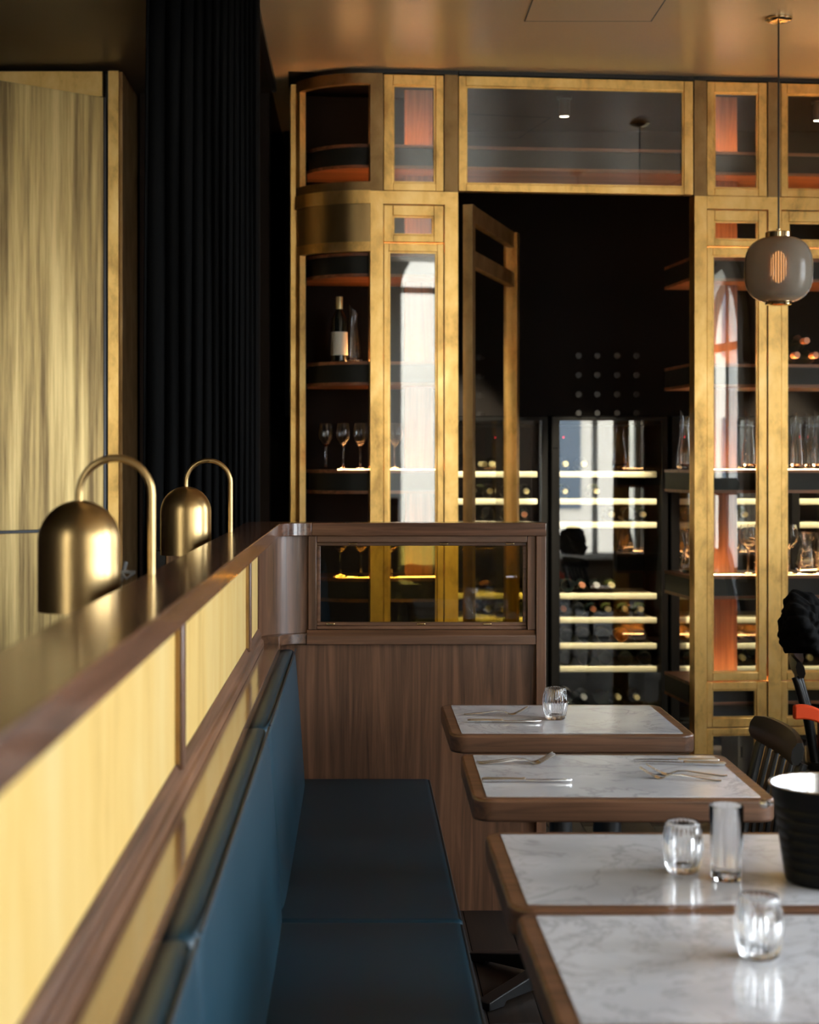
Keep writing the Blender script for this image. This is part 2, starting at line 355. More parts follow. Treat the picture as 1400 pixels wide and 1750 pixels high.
# the right hand wall runs along +y: local x = -(y), turned by +90 degrees so that local +y points to -x
struct(arched_wall('wall_right', WALL_Y-0.4, Y1, WINR, 4.35, 0.35, (WALL_X, 0, 0), PI/2), 'right hand wall with a row of arched windows', 'wall')
WLAB = ['arched street window on the left side of the room', 'arched street window mirrored in the narrow left cabinet glass',
        'arched window of the right wall nearest the street', 'middle arched window of the right wall', 'arched window of the right wall mirrored in the right cabinet glass', 'added unseen arched window of the right wall, lighting the brass cabinets']
for k, (x0, x1, zs, zp) in enumerate(WIN+WINR):
    cx, r = (x0+x1)/2, (x1-x0)/2
    back = k < len(WIN)
    loc, rz = ((cx, WALL_Y-0.2, zs), 0) if back else ((WALL_X+0.2, cx, zs), PI/2)
    t = thing('window_%d' % (k+1), WLAB[k], 'window', loc, rz, kind='structure')
    b = MB(); n = 20
    for (ra, rb, ya, yb) in ((r-0.06, r, -0.05, 0.05), (r, r+0.09, 0.20, 0.23), (r+0.09, r+0.14, 0.20, 0.25)):
        for i in range(n):
            a0, a1 = PI*i/n, PI*(i+1)/n
            b.extrude_y([(ra*math.cos(a0), zp-zs+ra*math.sin(a0)), (rb*math.cos(a0), zp-zs+rb*math.sin(a0)), (rb*math.cos(a1), zp-zs+rb*math.sin(a1)), (ra*math.cos(a1), zp-zs+ra*math.sin(a1))], ya, yb)
        for s in (-1, 1): b.box(min(s*ra, s*rb), max(s*ra, s*rb), ya, yb, 0, zp-zs)
    b.build('window_frame', 'window_paint', t)
    MB().box(-0.03, 0.03, -0.03, 0.03, 0.0, zp-zs+r-0.05).build('mullion', 'window_paint', t)
    MB().box(-r+0.06, r-0.06, -0.025, 0.025, zp-zs-0.03, zp-zs+0.03).build('transom_bar', 'window_paint', t)
    MB().box(-r-0.1, r+0.1, -0.1, 0.28, -0.05, 0.0).build('window_sill', 'window_paint', t)

gp = MB().box(-16, 22, -22, 14, -0.4, -0.2).build('pavement', 'pavement_stone'); struct(gp, 'pale street paving outside the windows', 'ground')
fc = thing('street_building', 'pale stone building across the street, seen only mirrored in the glass', 'building', (1, -11, -0.2))
MB().box(-13, 13, -0.6, 0, 0, 9.0).build('facade_wall', 'facade', fc)
wm = MB().box(-0.45, 0.45, -0.02, 0.03, 0, 1.5).mesh('facade_window'); wm.materials.append(MATS['facade_glass'])
for i in range(11):
    for z in (0.9, 3.4, 5.9): obj('facade_window', wm, None, fc, (-11.5+i*2.3, 0.0, z))

# ================================================================== BANQUETTE PARTITION
YE = 5.51                     # face of the end wall
RT, RB = 1.260, 1.218         # rail cap top and bottom
NEAR = 0.25
pt = thing('banquette_partition', 'walnut partition behind the banquette with gold panels and an amber glass end', 'partition', (-0.3, YE, 0))
def P(mb_fn, name, mat, parent=pt, bev=0.0):
    o = mb_fn.build(name, mat, parent, (0.3, -YE, 0)) if parent is pt else mb_fn.build(name, mat, parent)
    if bev: bevel(o, bev)
    return o
CR = 0.10                     # corner radius of the rail's front edge
# rail cap: straight run, rounded inside corner, end run
cap = MB()
cx, cyy = -0.25+CR, YE-0.03-CR
arcp = [(cx+CR*math.cos(PI-PI/2*i/10), cyy+CR*math.sin(PI-PI/2*i/10)) for i in range(11)]
outl = [(-0.25, NEAR)]+arcp+[(-0.1502, YE+0.075), (-0.365, YE+0.075), (-0.365, NEAR)]
cap.prism(outl, RB, RT)
walnut('rail_walnut', 1, (0.12, 0.053, 0.029), 0.24, 0.5)
P(cap, 'rail_cap', 'rail_walnut', bev=0.002)
walnut('rail_walnut_x', 0, (0.12, 0.053, 0.029), 0.24, 0.5)
P(MB().box(-0.1498, 0.608, YE-0.03, YE+0.075, RB, RT), 'end_cap_rail', 'rail_walnut_x', bev=0.002)
# panelled side: core, panels, posts, sill
P(MB().box(-0.355, -0.322, NEAR, YE+0.07, 0.02, RB), 'core_wall', 'walnut_y')
posts = [1.08, 2.93, 4.76]
edges = [NEAR]+posts+[YE-0.20]
for i in range(len(edges)-1):
    a, c = edges[i]+(0.022 if i else 0), edges[i+1]-0.022
    P(MB().box(-0.322, -0.313, a, c, 0.935, RB-0.001), 'gold_panel', 'gold_panel')
for y in posts:
    P(MB().box(-0.322, -0.299, y-0.022, y+0.022, 0.925, RB-0.0005), 'post', 'walnut_z', bev=0.003)
    P(MB().box(-0.314, -0.305, y-0.030, y-0.0225, 0.936, RB-0.001), 'brass_bead', 'dark_brass')
P(MB().extrude_y([(-0.322, 0.880), (-0.294, 0.880), (-0.296, 0.897), (-0.303, 0.903), (-0.303, 0.920), (-0.312, 0.934), (-0.322, 0.934)], NEAR, YE-0.19), 'panel_moulding', 'walnut_y', bev=0.002)
walnut('sill_walnut', 1, (0.17, 0.085, 0.04), 0.13, 0.6)
P(MB().extrude_y([(-0.322, 0.855), (-0.246, 0.855), (-0.244, 0.862), (-0.246, 0.8795), (-0.322, 0.8795)], NEAR, YE-0.12), 'sill', 'sill_walnut', bev=0.002)
P(MB().box(-0.322, -0.262, NEAR, YE-0.02, 0.02, 0.855), 'lower_side', 'walnut_y')
# rounded corner post (concave column between side and end)
R2 = 0.15
ca, cb = -0.312+R2, YE-R2
cc = MB()
ar = [(ca+R2*math.cos(PI-PI/2*i/14), cb+R2*math.sin(PI-PI/2*i/14)) for i in range(15)]
ol = ar+[(ca, YE+0.05), (-0.335, YE+0.05), (-0.335, cb)]
n = len(ol); o_ = [(x, y, 0.90) for x, y in ol]+[(x, y, RB-0.0005) for x, y in ol]
cc.add(o_, [tuple(range(n-1, -1, -1)), tuple(range(n, 2*n))])
cc.add(o_, [(i, (i+1) % n, n+(i+1) % n, n+i) for i in range(n)], True)
P(cc, 'corner_post', 'walnut_z')
cc = MB().prism([(-0.25, YE-0.12)]+[(-0.25+0.09+0.09*math.cos(PI-PI/2*i/10), YE-0.02-0.09+0.09*math.sin(PI-PI/2*i/10)) for i in range(11)]+[(-0.15, YE+0.04), (-0.33, YE+0.04), (-0.33, YE-0.12)], 0.868, 0.902)
P(cc, 'corner_ledge', 'walnut_y', bev=0.002)
# end wall: z measured on its face
XL, XR = -0.162, 0.608
P(MB().box(0.576, XR, YE-0.026, YE+0.07, 0.0, RB-0.0005), 'end_post', 'walnut_z', bev=0.002)
P(MB().box(-0.335, 0.576, YE, YE+0.05, 0.0, 0.863), 'end_panel', 'walnut_z')
P(MB().extrude_x([(YE-0.024, 0.866), (YE-0.024, 0.895), (YE-0.016, 0.905), (YE-0.010, 0.912), (YE+0.06, 0.912), (YE+0.06, 0.866)], XL-0.005, 0.5755), 'end_sill', 'walnut_x', bev=0.002)
P(MB().box(XL, -0.135, YE-0.012, YE+0.06, 0.9125, 1.2175), 'opening_side', 'walnut_z', bev=0.002)
P(MB().box(0.549, 0.5755, YE-0.012, YE+0.06, 0.9125, 1.2175), 'opening_side', 'walnut_z', bev=0.002)
P(MB().box(-0.1345, 0.5485, YE-0.012, YE+0.06, 1.196, 1.2175), 'opening_head', 'walnut_x', bev=0.002)
P(MB().box(-0.1345, 0.5485, YE+0.004, YE+0.06, 0.9125, 0.924), 'opening_foot', 'walnut_x', bev=0.002)
g = P(MB().box(-0.134, 0.548, YE+0.018, YE+0.024, 0.9245, 1.1955), 'amber_glass', 'amber_pane'); g['label'] = 'amber tinted glass'
for (xa, xb, za, zb) in ((-0.134, 0.548, 0.9245, 0.936), (-0.134, 0.548, 1.184, 1.1955), (-0.134, -0.122, 0.936, 1.184), (0.536, 0.548, 0.936, 1.184)):
    P(MB().box(xa, xb, YE+0.008, YE+0.017, za, zb), 'glass_bead', 'walnut_x', bev=0.002)
for x in (-0.09, 0.205, 0.42):
    P(MB().lathe([(0, -0.006), (0.010, -0.006), (0.013, -0.003), (0.013, 0.0)], 12, c=(0, 0, 0)).build and MB().box(x-0.014, x+0.014, YE+0.002, YE+0.0079, 0.926, 0.9335), 'glass_clip', 'polished_brass', bev=0.002)
    P(MB().box(x+0.06, x+0.088, YE+0.002, YE+0.0079, 1.187, 1.194), 'glass_clip', 'polished_brass', bev=0.002)

# ================================================================== BANQUETTE
bq = thing('banquette', 'long teal leather banquette bench running along the gold panels', 'bench', (0, YE, 0))
def cushion_seat(y0, y1):
    b = MB().box(-0.190, 0.236, y0-YE, y1-YE, 0.30, 0.432, 0.022)
    o = b.build('seat_cushion', 'teal_leather', bq)
    MB().tube([(0.229, y0-YE+0.02, 0.4265), (0.229, y1-YE-0.02, 0.4265)], 0.0042, 6).build('piping', 'piping_black', o)
    return o
for (a, c) in ((3.785, 5.502), (2.06, 3.78), (0.33, 2.055)): cushion_seat(a, c)
def cushion_back(y0, y1):
    # face leans from (-0.172, 0.42) to (-0.203, 0.857)
    prof = [(-0.256, 0.36), (-0.165, 0.36), (-0.168, 0.44), (-0.186, 0.70), (-0.197, 0.835), (-0.200, 0.848), (-0.207, 0.856), (-0.216, 0.859), (-0.245, 0.857), (-0.254, 0.851), (-0.257, 0.840)]
    b = MB(); n = len(prof); m = 14; L = y1-y0
    ys = [0, 0.006, 0.02, 0.05, 0.12]+[0.12+(L-0.24)*i/(m-1) for i in range(1, m-1)]+[L-0.12, L-0.05, L-0.02, L-0.006, L]
    for y in ys:
        e = min(y, L-y); k = 0.010*math.exp(-e/0.018)+0.004*math.exp(-e/0.10)
        for (x, z) in prof:
            fx = k if x > -0.23 else 0
            fz = k*0.8 if z > 0.8 else 0
            b.v.append((x-fx, y0-YE+y, z-fz))
    for i in range(len(ys)-1):
        for j in range(n):
            j2 = (j+1) % n; b.f.append((i*n+j, i*n+j2, (i+1)*n+j2, (i+1)*n+j)); b.sm.append(True)
    b.f += [tuple(range(n)), tuple((len(ys)-1)*n+j for j in range(n-1, -1, -1))]; b.sm += [False, False]
    o = b.build('back_cushion', 'teal_leather', bq)
    MB().tube([(-0.2015, y0-YE+0.012, 0.853), (-0.2, y0-YE+0.05, 0.8555), (-0.2, y1-YE-0.05, 0.8555), (-0.2015, y1-YE-0.012, 0.853)], 0.0028, 6).build('piping', 'piping_black', o)
for (a, c) in ((3.86, 5.485), (2.15, 3.855), (0.40, 2.145)): cushion_back(a, c)
MB().box(-0.26, 0.205, 0.33-YE, -0.01, 0.09, 0.299).build('bench_base', 'walnut_y', bq)
MB().box(-0.26, 0.165, 0.33-YE, -0.01, 0.0, 0.089).build('plinth', 'black_wood', bq)

# ================================================================== TABLES
TZ = 0.74
def make_table():
    t = thing('dining_table', '-', 'table', (0, 0, 0), 0, 'marble topped tables along the banquette')
    LX, LY = 0.3225, 0.287       # half sizes
    rim = MB().prism(rrect(-LX, LX, -LY, LY, 0.045, 8), TZ-0.050, TZ-0.0012, False).build('wood_top', 'walnut_x', t); bevel(rim, 0.006, 3)
    MB().prism(rrect(-LX+0.030, LX-0.030, -LY+0.030, LY-0.030, 0.004, 2), TZ-0.004, TZ).build('marble_inlay', 'marble', t)
    MB().tube([(0, 0, 0.05), (0, 0, TZ-0.055)], 0.032, 20).build('pedestal', 'black_iron', t)
    MB().box(-0.16, 0.16, -0.14, 0.14, TZ-0.062, TZ-0.0505).build('top_plate', 'black_iron', t)
    for k in range(4):
        a = PI/4+k*PI/2
        b = MB(); L = 0.33
        pts = [(0.0, 0.022), (0.0, 0.095), (0.06, 0.075), (L-0.05, 0.034), (L, 0.024), (L, 0.001), (L-0.06, 0.001), (L-0.07, 0.014)]
        nn = len(pts)
        for s in (-0.022, 0.022):
            for (r, z) in pts: b.v.append((r*math.cos(a)-s*math.sin(a), r*math.sin(a)+s*math.cos(a), z))
        b.f += [tuple(range(nn)), tuple(range(2*nn-1, nn-1, -1))]+[(i, (i+1) % nn, nn+(i+1) % nn, nn+i) for i in range(nn)]; b.sm += [False]*(nn+2)
        bevel(b.build('foot', 'black_iron', t), 0.003)
    return t
tb = make_table()
TBL = [(0.566, 4.735, 0.0, 'marble topped table nearest the end wall, set with one glass'),
       (0.570, 3.880, -0.6, 'marble topped table set with cutlery at both ends'),
       (0.566, 2.995, 0.0, 'marble topped table carrying the black ice bucket and two glasses'),
       (0.574, 2.4125, 0.5, 'nearest marble topped table with a single glass')]
for i, (x, y, r, lab) in enumerate(TBL):
    t = tb if i == 0 else copy_tree(tb)
    t.location = (x, y, 0); t.rotation_euler = (0, 0, math.radians(r)); t['label'] = lab

# ---- glasses on the tables
def make_tumbler():
    N = 26
    outer = [(0.0, 0.0), (0.024, 0.0), (0.0265, 0.003), (0.0310, 0.020), (0.0345, 0.042), (0.0335, 0.062), (0.0298, 0.078), (0.0285, 0.087), (0.0278, 0.0882)]
    inner = [(0.0262, 0.0868), (0.0272, 0.077), (0.0310, 0.061), (0.0320, 0.042), (0.0285, 0.022), (0.023, 0.012), (0.0, 0.0105)]
    def mod(a, k, z): return (0.030*math.cos(N*a) if 1 < k < 7 else 0.0)
    return MB().lathe(outer+inner, 156, mod).mesh('tumbler')
tm = make_tumbler(); tm.materials.append(MATS['tableware_glass'])
for (x, y, lab) in ((0.549, 4.72, 'small ribbed barrel tumbler on the table nearest the end wall'),
                    (0.565, 2.952, 'small ribbed barrel tumbler beside the tall glass'),
                    (0.578, 2.445, 'small ribbed barrel tumbler on the nearest marble table')):
    tag(obj('tumbler', tm, None, None, (x, y, TZ+0.0006)), lab, 'glass', 'ribbed tumblers on the tables')
hb = MB().lathe([(0, 0), (0.0240, 0), (0.0255, 0.003), (0.0290, 0.125), (0.0285, 0.1262), (0.0278, 0.125), (0.0243, 0.016), (0.021, 0.013), (0, 0.0125)], 120, lambda a, k, z: 0.008*math.cos(20*a) if k in (2, 3) else 0).build('highball_glass', 'tableware_glass', None, (0.630, 2.902, TZ+0.0006))
tag(hb, 'tall straight fluted water glass beside the ice bucket', 'glass')

# ---- cutlery
def make_fork():
    t = thing('fork', '-', 'fork', group='forks on the tables')
    def strip(pts, ws, th, name):
        b = MB(); n = len(pts)
        for (x, z), wd in zip(pts, ws):
            for (dy, dz) in ((-wd, 0), (wd, 0), (wd*0.8, th), (-wd*0.8, th)): b.v.append((x, dy, z+dz))
        for i in range(n-1):
            for k in range(4):
                b.f.append((4*i+k, 4*i+(k+1) % 4, 4*i+4+(k+1) % 4, 4*i+4+k)); b.sm.append(True)
        b.f += [(3, 2, 1, 0), tuple(4*(n-1)+k for k in range(4))]; b.sm += [False, False]
        return b
    strip([(0, 0.0015), (0.01, 0.0008), (0.05, 0.004), (0.09, 0.009), (0.112, 0.008), (0.125, 0.003)], [0.004, 0.0055, 0.0045, 0.003, 0.003, 0.006], 0.0026, '').build('handle', 'steel', t)
    strip([(0.1245, 0.003), (0.132, 0.0008), (0.140, 0.001), (0.147, 0.0035)], [0.006, 0.0115, 0.0122, 0.012], 0.002, '').build('head', 'steel', t)
    for k in range(4):
        y = -0.0096+k*0.0064
        b = strip([(0.1468, 0.0035), (0.160, 0.010), (0.172, 0.017), (0.182, 0.0225)], [0.0017, 0.0015, 0.0012, 0.0006], 0.0016, '')
        b.v = [(x, yy+y, z) for x, yy, z in b.v]; b.build('tine', 'steel', t)
    return t
def make_knife():
    t = thing('knife', '-', 'knife', group='knives on the tables')
    b = MB(); pts = [(0, 0.0035), (0.006, 0.0055), (0.05, 0.0052), (0.088, 0.0042), (0.094, 0.0052), (0.098, 0.004)]
    for x, r in pts:
        for k in range(8):
            a = 2*PI*k/8; b.v.append((x, r*math.cos(a), 0.0058+r*0.95*math.sin(a)))
    for i in range(len(pts)-1):
        for k in range(8): b.f.append((8*i+k, 8*i+(k+1) % 8, 8*i+8+(k+1) % 8, 8*i+8+k)); b.sm.append(True)
    b.f += [tuple(range(7, -1, -1)), tuple(8*(len(pts)-1)+k for k in range(8))]; b.sm += [False]*2
    b.build('handle', 'steel', t)
    ol = [(0.0975, -0.004), (0.102, -0.0075), (0.15, -0.0085), (0.185, -0.0078), (0.200, -0.002), (0.203, 0.003), (0.15, 0.0045), (0.0975, 0.004)]
    MB().prism(ol, 0.0042, 0.0062).build('blade', 'steel', t)
    return t
fk, kn = make_fork(), make_knife()
CUT = [(fk, 0.300, 4.800, 2, 'fork on the table nearest the end wall'),
       (kn, 0.300, 4.655, 0, 'knife on the table nearest the end wall'),
       (fk, 0.282, 4.030, 1.5, 'upper of two overlapping forks at the bench end of the two-setting table'),
       (fk, 0.285, 4.006, 3.5, 'lower of two overlapping forks at the bench end of the two-setting table'),
       (kn, 0.276, 3.786, 0, 'knife at the bench end of the two-setting table'),
       (kn, 0.858, 4.030, 176, 'farther of two knives at the chair end of the two-setting table'),
       (kn, 0.864, 3.985, 171, 'nearer of two knives at the chair end of the two-setting table'),
       (fk, 0.838, 3.850, 170, 'fork with its handle farther from the bench, chair end of the two-setting table'),
       (fk, 0.812, 3.790, 163, 'fork lying crosswise nearest the front edge of the two-setting table')]
seen = set()
for (pr, x, y, r, lab) in CUT:
    t = pr if pr.name not in seen else copy_tree(pr)
    seen.add(pr.name); t.location = (x, y, TZ+0.0006); t.rotation_euler = (0, 0, math.radians(r)); t['label'] = lab
# the fork heads touch the handle crossings: lift the overlapping one
# ---- ice bucket
ib = thing('ice_bucket', 'black ribbed ice bucket with steel rim on the marble table', 'ice bucket', (0.800, 2.885, TZ+0.0006))
pr = [(0.0, 0.0), (0.066, 0.0), (0.071, 0.004)]
for k in range(7):
    z0 = 0.010+k*0.020; f = lambda z: 0.0715+(z/0.19)*0.0245
    pr += [(f(z0), z0), (f(z0+0.016), z0+0.016), (f(z0+0.018)-0.0014, z0+0.018)]
pr += [(0.094, 0.165), (0.097, 0.182), (0.098, 0.184), (0.095, 0.186), (0.0935, 0.182)]
inn = [(0.090, 0.165), (0.068, 0.008), (0, 0.006)]
MB().lathe(pr+[(0.0915, 0.176)], 64).build('bucket', 'bucket_black', ib)
MB().lathe([(0.0934, 0.1845), (0.0910, 0.175), (0.0668, 0.010), (0, 0.008)], 64).build('steel_liner', 'steel', ib)
rm = MB().lathe([(0.0936, 0.1845), (0.0975, 0.1862), (0.1010, 0.1885), (0.0985, 0.1905), (0.0945, 0.1888)], 64, close=True).build('rim', 'steel', ib)
for s in (-1, 1):
    kb = MB().tube([(s*0.0945, 0, 0.150), (s*0.104, 0, 0.150)], 0.004, 10).build('knob_stem', 'steel', ib)
    prf = [(0.0085*math.sin(PI*i/8), -0.0085*math.cos(PI*i/8)) for i in range(9)]
    MB().lathe(prf, 16, c=(s*0.1085, 0, 0.150)).build('knob', 'steel', ib)

ib.scale = (1.0, 1.0, 0.88)
# ================================================================== RAIL LAMPS
def make_lamp():
    t = thing('rail_lamp', '-', 'lamp', group='brass dome lamps on the partition rail')
    R = 0.062
    b = MB(); pts = [(0, 0, 0.0005), (0, 0, 0.138)]+[(-R+R*math.cos(PI*i/18), 0, 0.138+R*math.sin(PI*i/18)) for i in range(1, 19)]+[(-2*R, 0, 0.125)]
    b.tube(pts, 0.0066, 14).build('arm', 'lamp_brass', t)
    rr, zt, zb = 0.0705, 0.128, -0.062
    prof = [(0.0, zt)]+[(rr*math.sin(PI/2*i/10), zt-rr+rr*math.cos(PI/2*i/10)) for i in range(1, 11)]+[(rr, zb), (rr-0.0015, zb), (rr-0.003, zt-rr)]+[((rr-0.003)*math.cos(PI/2*i/8), zt-rr+(rr-0.003)*math.sin(PI/2*i/8)) for i in range(1, 9)]
    MB().lathe(prof, 48, c=(-2*R, 0, 0)).build('shade', 'lamp_brass', t)
    MB().lathe([(0, -0.02), (0.012, -0.017), (0.022, 0.0), (0.024, 0.018), (0.016, 0.045), (0.013, 0.069)], 20, c=(-2*R, 0, 0)).build('bulb', 'lamp_bulb', t)
    MB().tube([(-2*R, 0, 0.07), (-2*R, 0, 0.12)], 0.014, 14).build('bulb_socket', 'black_iron', t)
    return t
lp = make_lamp(); lp.location = (-0.354, 2.91, RT); lp['label'] = 'larger nearer brass dome lamp with arched arm on the rail'
l2 = copy_tree(lp); l2.location = (-0.354, 4.71, RT); l2['label'] = 'farther brass dome lamp in front of the black curtain'

# ================================================================== LEFT BEYOND THE PARTITION
# a stowed stand with silver arms behind the rail, by the nearer lamp
st = thing('folding_stand', 'thin silver folding stand behind the rail by the nearer lamp', 'stand', (-0.488, 3.35, 0.0))
MB().tube([(-0.005, 0, 0.0), (-0.005, 0, 0.90)], 0.012, 10).build('post', 'silver_grey', st)
MB().tube([(-0.06, 0, 0.90), (0.030, 0, 1.257)], 0.0042, 8).build('arm', 'silver_grey', st)
MB().tube([(-0.06, 0, 0.90), (-0.005, 0, 0.89)], 0.0045, 8).build('hinge_bar', 'silver_grey', st)
MB().tube([(0.008, -0.006, 1.2385), (0.050, -0.006, 1.2362)], 0.0036, 8).build('cross_arm', 'silver_grey', st)
MB().tube([(0.022, -0.006, 1.2365), (0.032, -0.006, 1.224), (0.046, -0.006, 1.2345)], 0.0032, 8).build('clip', 'silver_grey', st)

# tall wooden stand below the farther lamp
walnut('tan_wood', 2, (0.52, 0.26, 0.09), 0.45, 0.1)
ws = thing('wooden_stand', 'tan wooden stand glimpsed under the shade of the farther lamp', 'stand', (-0.535, 5.02, 0.0))
bevel(MB().box(-0.028, 0.075, -0.05, 0.05, 0.001, 1.188).build('column', 'tan_wood', ws), 0.003)
bevel(MB().box(-0.060, -0.029, -0.03, 0.03, 0.001, 1.195).build('dark_post', 'black_wood', ws), 0.003)

# black curtain
def curtain():
    b = MB(); n = 260; zt = CEIL-0.02
    rows = [0.012, 0.4, 0.8, 1.2, 1.6, 2.0, 2.4, 2.8, zt]
    for z in rows:
        f = z/zt
        for i in range(n):
            s = i/(n-1)
            x = -0.775+0.022*f*1.0+s*(0.415-0.022*f)
            dens = 6.5*s+7.0*s*s*s
            amp = (0.018+0.030*s)*(0.75+0.35*(1-f))
            y = 5.98+0.20*s+amp*math.sin(2*PI*dens+0.6*math.sin(3*z)*(1-s)*0.5)+0.012*math.sin(17*s+2*z)
            b.v.append((x+0.010*math.cos(2*PI*dens), y, z))
    m = len(rows)
    for k in range(m-1):
        for i in range(n-1): b.f.append((k*n+i, k*n+i+1, (k+1)*n+i+1, (k+1)*n+i)); b.sm.append(True)
    o = b.build('curtain', 'black_cloth')
    s = o.modifiers.new('thickness', 'SOLIDIFY'); s.thickness = 0.004
    return tag(o, 'heavy black floor length curtain gathered behind the brass lamps', 'curtain')
curtain()
tr = thing('curtain_track', 'black ceiling track running back from the curtain', 'curtain track', (-0.385, 6.3, CEIL))
MB().box(-0.012, 0.012, 0.02, 1.45, -0.03, -0.0005).build('rail', 'black_iron', tr)
MB().tube([(0, 1.452, -0.018), (0, 1.475, -0.018)], 0.014, 12).build('end_cap', 'steel', tr)
# dark wall and brass clad door on the left
o = MB().box(-1.02, -0.415, 7.93, 8.03, 0, CEIL-0.0005).build('wall_back_left', 'wall_dark'); struct(o, 'dark brown wall strip behind the black curtain', 'wall')
o = MB().box(X0, -1.06, 7.50, 7.60, 0, CEIL-0.0005).build('wall_back_far_left', 'wall_dark'); struct(o, 'dark wall behind the open brass door', 'wall')
pf = thing('brass_door_frame', 'brass door frame with flat header at the far left', 'door frame', (-1.07, 7.44, 0))
MB().box(-1.5, -0.047, -0.03, 0.055, 3.055, 3.165).build('header', 'aged_brass', pf)
MB().box(-0.020, 0.025, -0.04, 0.055, 0, 3.165).build('column', 'aged_brass', pf)
MB().box(-0.047, -0.0205, 0.02, 0.055, 0, 3.165).build('shadow_gap', 'black_iron', pf)
MB().box(0.026, 0.040, -0.02, 0.48, 0, 3.165).build('side_panel', 'dark_brass', pf)
dl = thing('door_2', 'open brass clad door leaf with streaked patina at the far left', 'door', (-1.122, 7.40, 0), math.radians(221), kind='structure')
LW = 1.05
bevel(MB().box(0, LW, -0.022, 0.022, 1.172, 3.045).build('upper_cladding', 'patina_leaf', dl), 0.002)
bevel(MB().box(0, LW, -0.022, 0.022, 0.02, 1.160).build('lower_cladding', 'patina_leaf', dl), 0.002)
MB().box(0.002, LW-0.002, -0.016, 0.016, 1.160, 1.172).build('seam', 'black_iron', dl)
MB().box(-0.012, -0.001, -0.024, 0.024, 0.02, 3.045).build('edge_strip', 'black_iron', dl)

# ================================================================== BRASS AND GLASS DISPLAY CABINETS
LEV = [2.865, 2.384, 1.904, 1.424, 0.944, 0.464]      # shelf tops
TK = 0.106
def frame_mesh(u0, u1, z0, z1, a, b_, c, d, v0, v1, ub):      # outer u0..u1,z0..z1; opening a..b_, c..d
    m = MB()
    m.box(u0-ub, a-ub, v0, v1, z0, z1); m.box(b_-ub, u1-ub, v0, v1, z0, z1)
    m.box(a-ub, b_-ub, v0, v1, z0, c); m.box(a-ub, b_-ub, v0, v1, d, z1); return m
def glazed(parent, ub, px, op, z, oz, name='window_frame', glass=True, v0=0.004, v1=0.040, mat='aged_brass'):
    u0, u1 = U(px[0])+0.003, U(px[1])-0.003; a, b_ = U(op[0]), U(op[1])
    m = frame_mesh(u0, u1, z[0]+0.002, z[1]-0.002, a, b_, oz[0], oz[1], v0, v1, ub)
    o = bevel(m.build(name, mat, parent), 0.0025)
    bd = 0.007
    frame_mesh(a+0.0002, b_-0.0002, oz[0]+0.0002, oz[1]-0.0002, a+bd, b_-bd, oz[0]+bd, oz[1]-bd, 0.012, 0.021, ub).build('glazing_bead', 'aged_brass', o)
    if glass: MB().box(a-ub-0.004, b_-ub+0.004, 0.022, 0.027, oz[0]-0.004, oz[1]+0.004).build('glass_pane', 'clear_pane', o)
    return o
def shelf(parent, poly, zt, core_poly, led_pts):
    o = MB().prism(poly, zt-0.014, zt).build('shelf', 'shelf_wood', parent)
    MB().prism(core_poly, zt-TK+0.0142, zt-0.0142).build('core', 'shelf_core', o)
    MB().prism(poly, zt-TK, zt-TK+0.014).build('bottom_board', 'shelf_wood', o)
    if led_pts:
        b = MB()
        for (p, q) in led_pts:
            p, q = Vector((*p, 0)), Vector((*q, 0)); d = (q-p).normalized(); nn = Vector((-d.y, d.x, 0))*0.006
            ps = [p+nn, q+nn, q-nn, p-nn]; b.prism([(k.x, k.y) for k in ps], zt+0.0003, zt+0.0022)
        b.build('led_strip', 'led_warm', o)
    return o
# ---- left cabinet with rounded corner
uA, uB = U(633), U(783)
Rc = 0.329; ucx, vcx = uA, Rc
ub = uA
lc = thing('display_cabinet', 'brass framed display cabinet with rounded glass corner beside the black curtain', 'cabinet', W(ub, 0), TH)
H0 = -PI/2; H1 = -PI+0.33
def ring(r0, r1, z0, z1, name, mat, parent=lc, a0=H0, a1=H1, seg=18): return MB().arc(ucx-ub, vcx, r0, r1, a0, a1, z0, z1, seg).build(name, mat, parent)
ZT = 3.166
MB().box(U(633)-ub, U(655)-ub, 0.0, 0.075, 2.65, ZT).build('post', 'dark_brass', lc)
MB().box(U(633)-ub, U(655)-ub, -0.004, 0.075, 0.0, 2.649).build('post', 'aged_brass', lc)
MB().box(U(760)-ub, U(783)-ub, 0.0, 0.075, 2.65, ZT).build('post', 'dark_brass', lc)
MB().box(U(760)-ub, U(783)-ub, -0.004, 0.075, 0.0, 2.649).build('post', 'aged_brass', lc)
uL0, uL1 = U(497, 0.24), U(511, 0.24)
MB().box(uL0-ub, uL1-ub, 0.235, 0.33, 0.0, 3.160).build('post', 'aged_brass', lc)
# curved glazing, upper
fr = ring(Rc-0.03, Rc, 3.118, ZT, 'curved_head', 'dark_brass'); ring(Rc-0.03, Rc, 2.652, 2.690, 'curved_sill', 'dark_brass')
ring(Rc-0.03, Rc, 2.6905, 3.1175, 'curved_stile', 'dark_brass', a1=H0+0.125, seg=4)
ring(Rc-0.03, Rc, 2.6905, 3.1175, 'curved_stile', 'aged_brass', a0=H1+0.11, seg=4)
ring(Rc-0.02, Rc+0.006, 2.593, 2.6515, 'curved_beam', 'aged_brass')
ring(Rc-0.025, Rc-0.002, 2.427, 2.5925, 'curved_plate', 'lamp_brass')
ring(Rc-0.03, Rc, 2.384, 2.4265, 'curved_head', 'aged_brass')
ring(Rc-0.03, Rc, 0.52, 2.3835, 'curved_stile', 'aged_brass', a1=H0+0.14, seg=4)
ring(Rc-0.03, Rc, 0.52, 2.3835, 'curved_stile', 'aged_brass', a0=H1+0.11, seg=4)
ring(Rc-0.03, Rc, 0.0, 0.5195, 'curved_plinth', 'aged_brass')
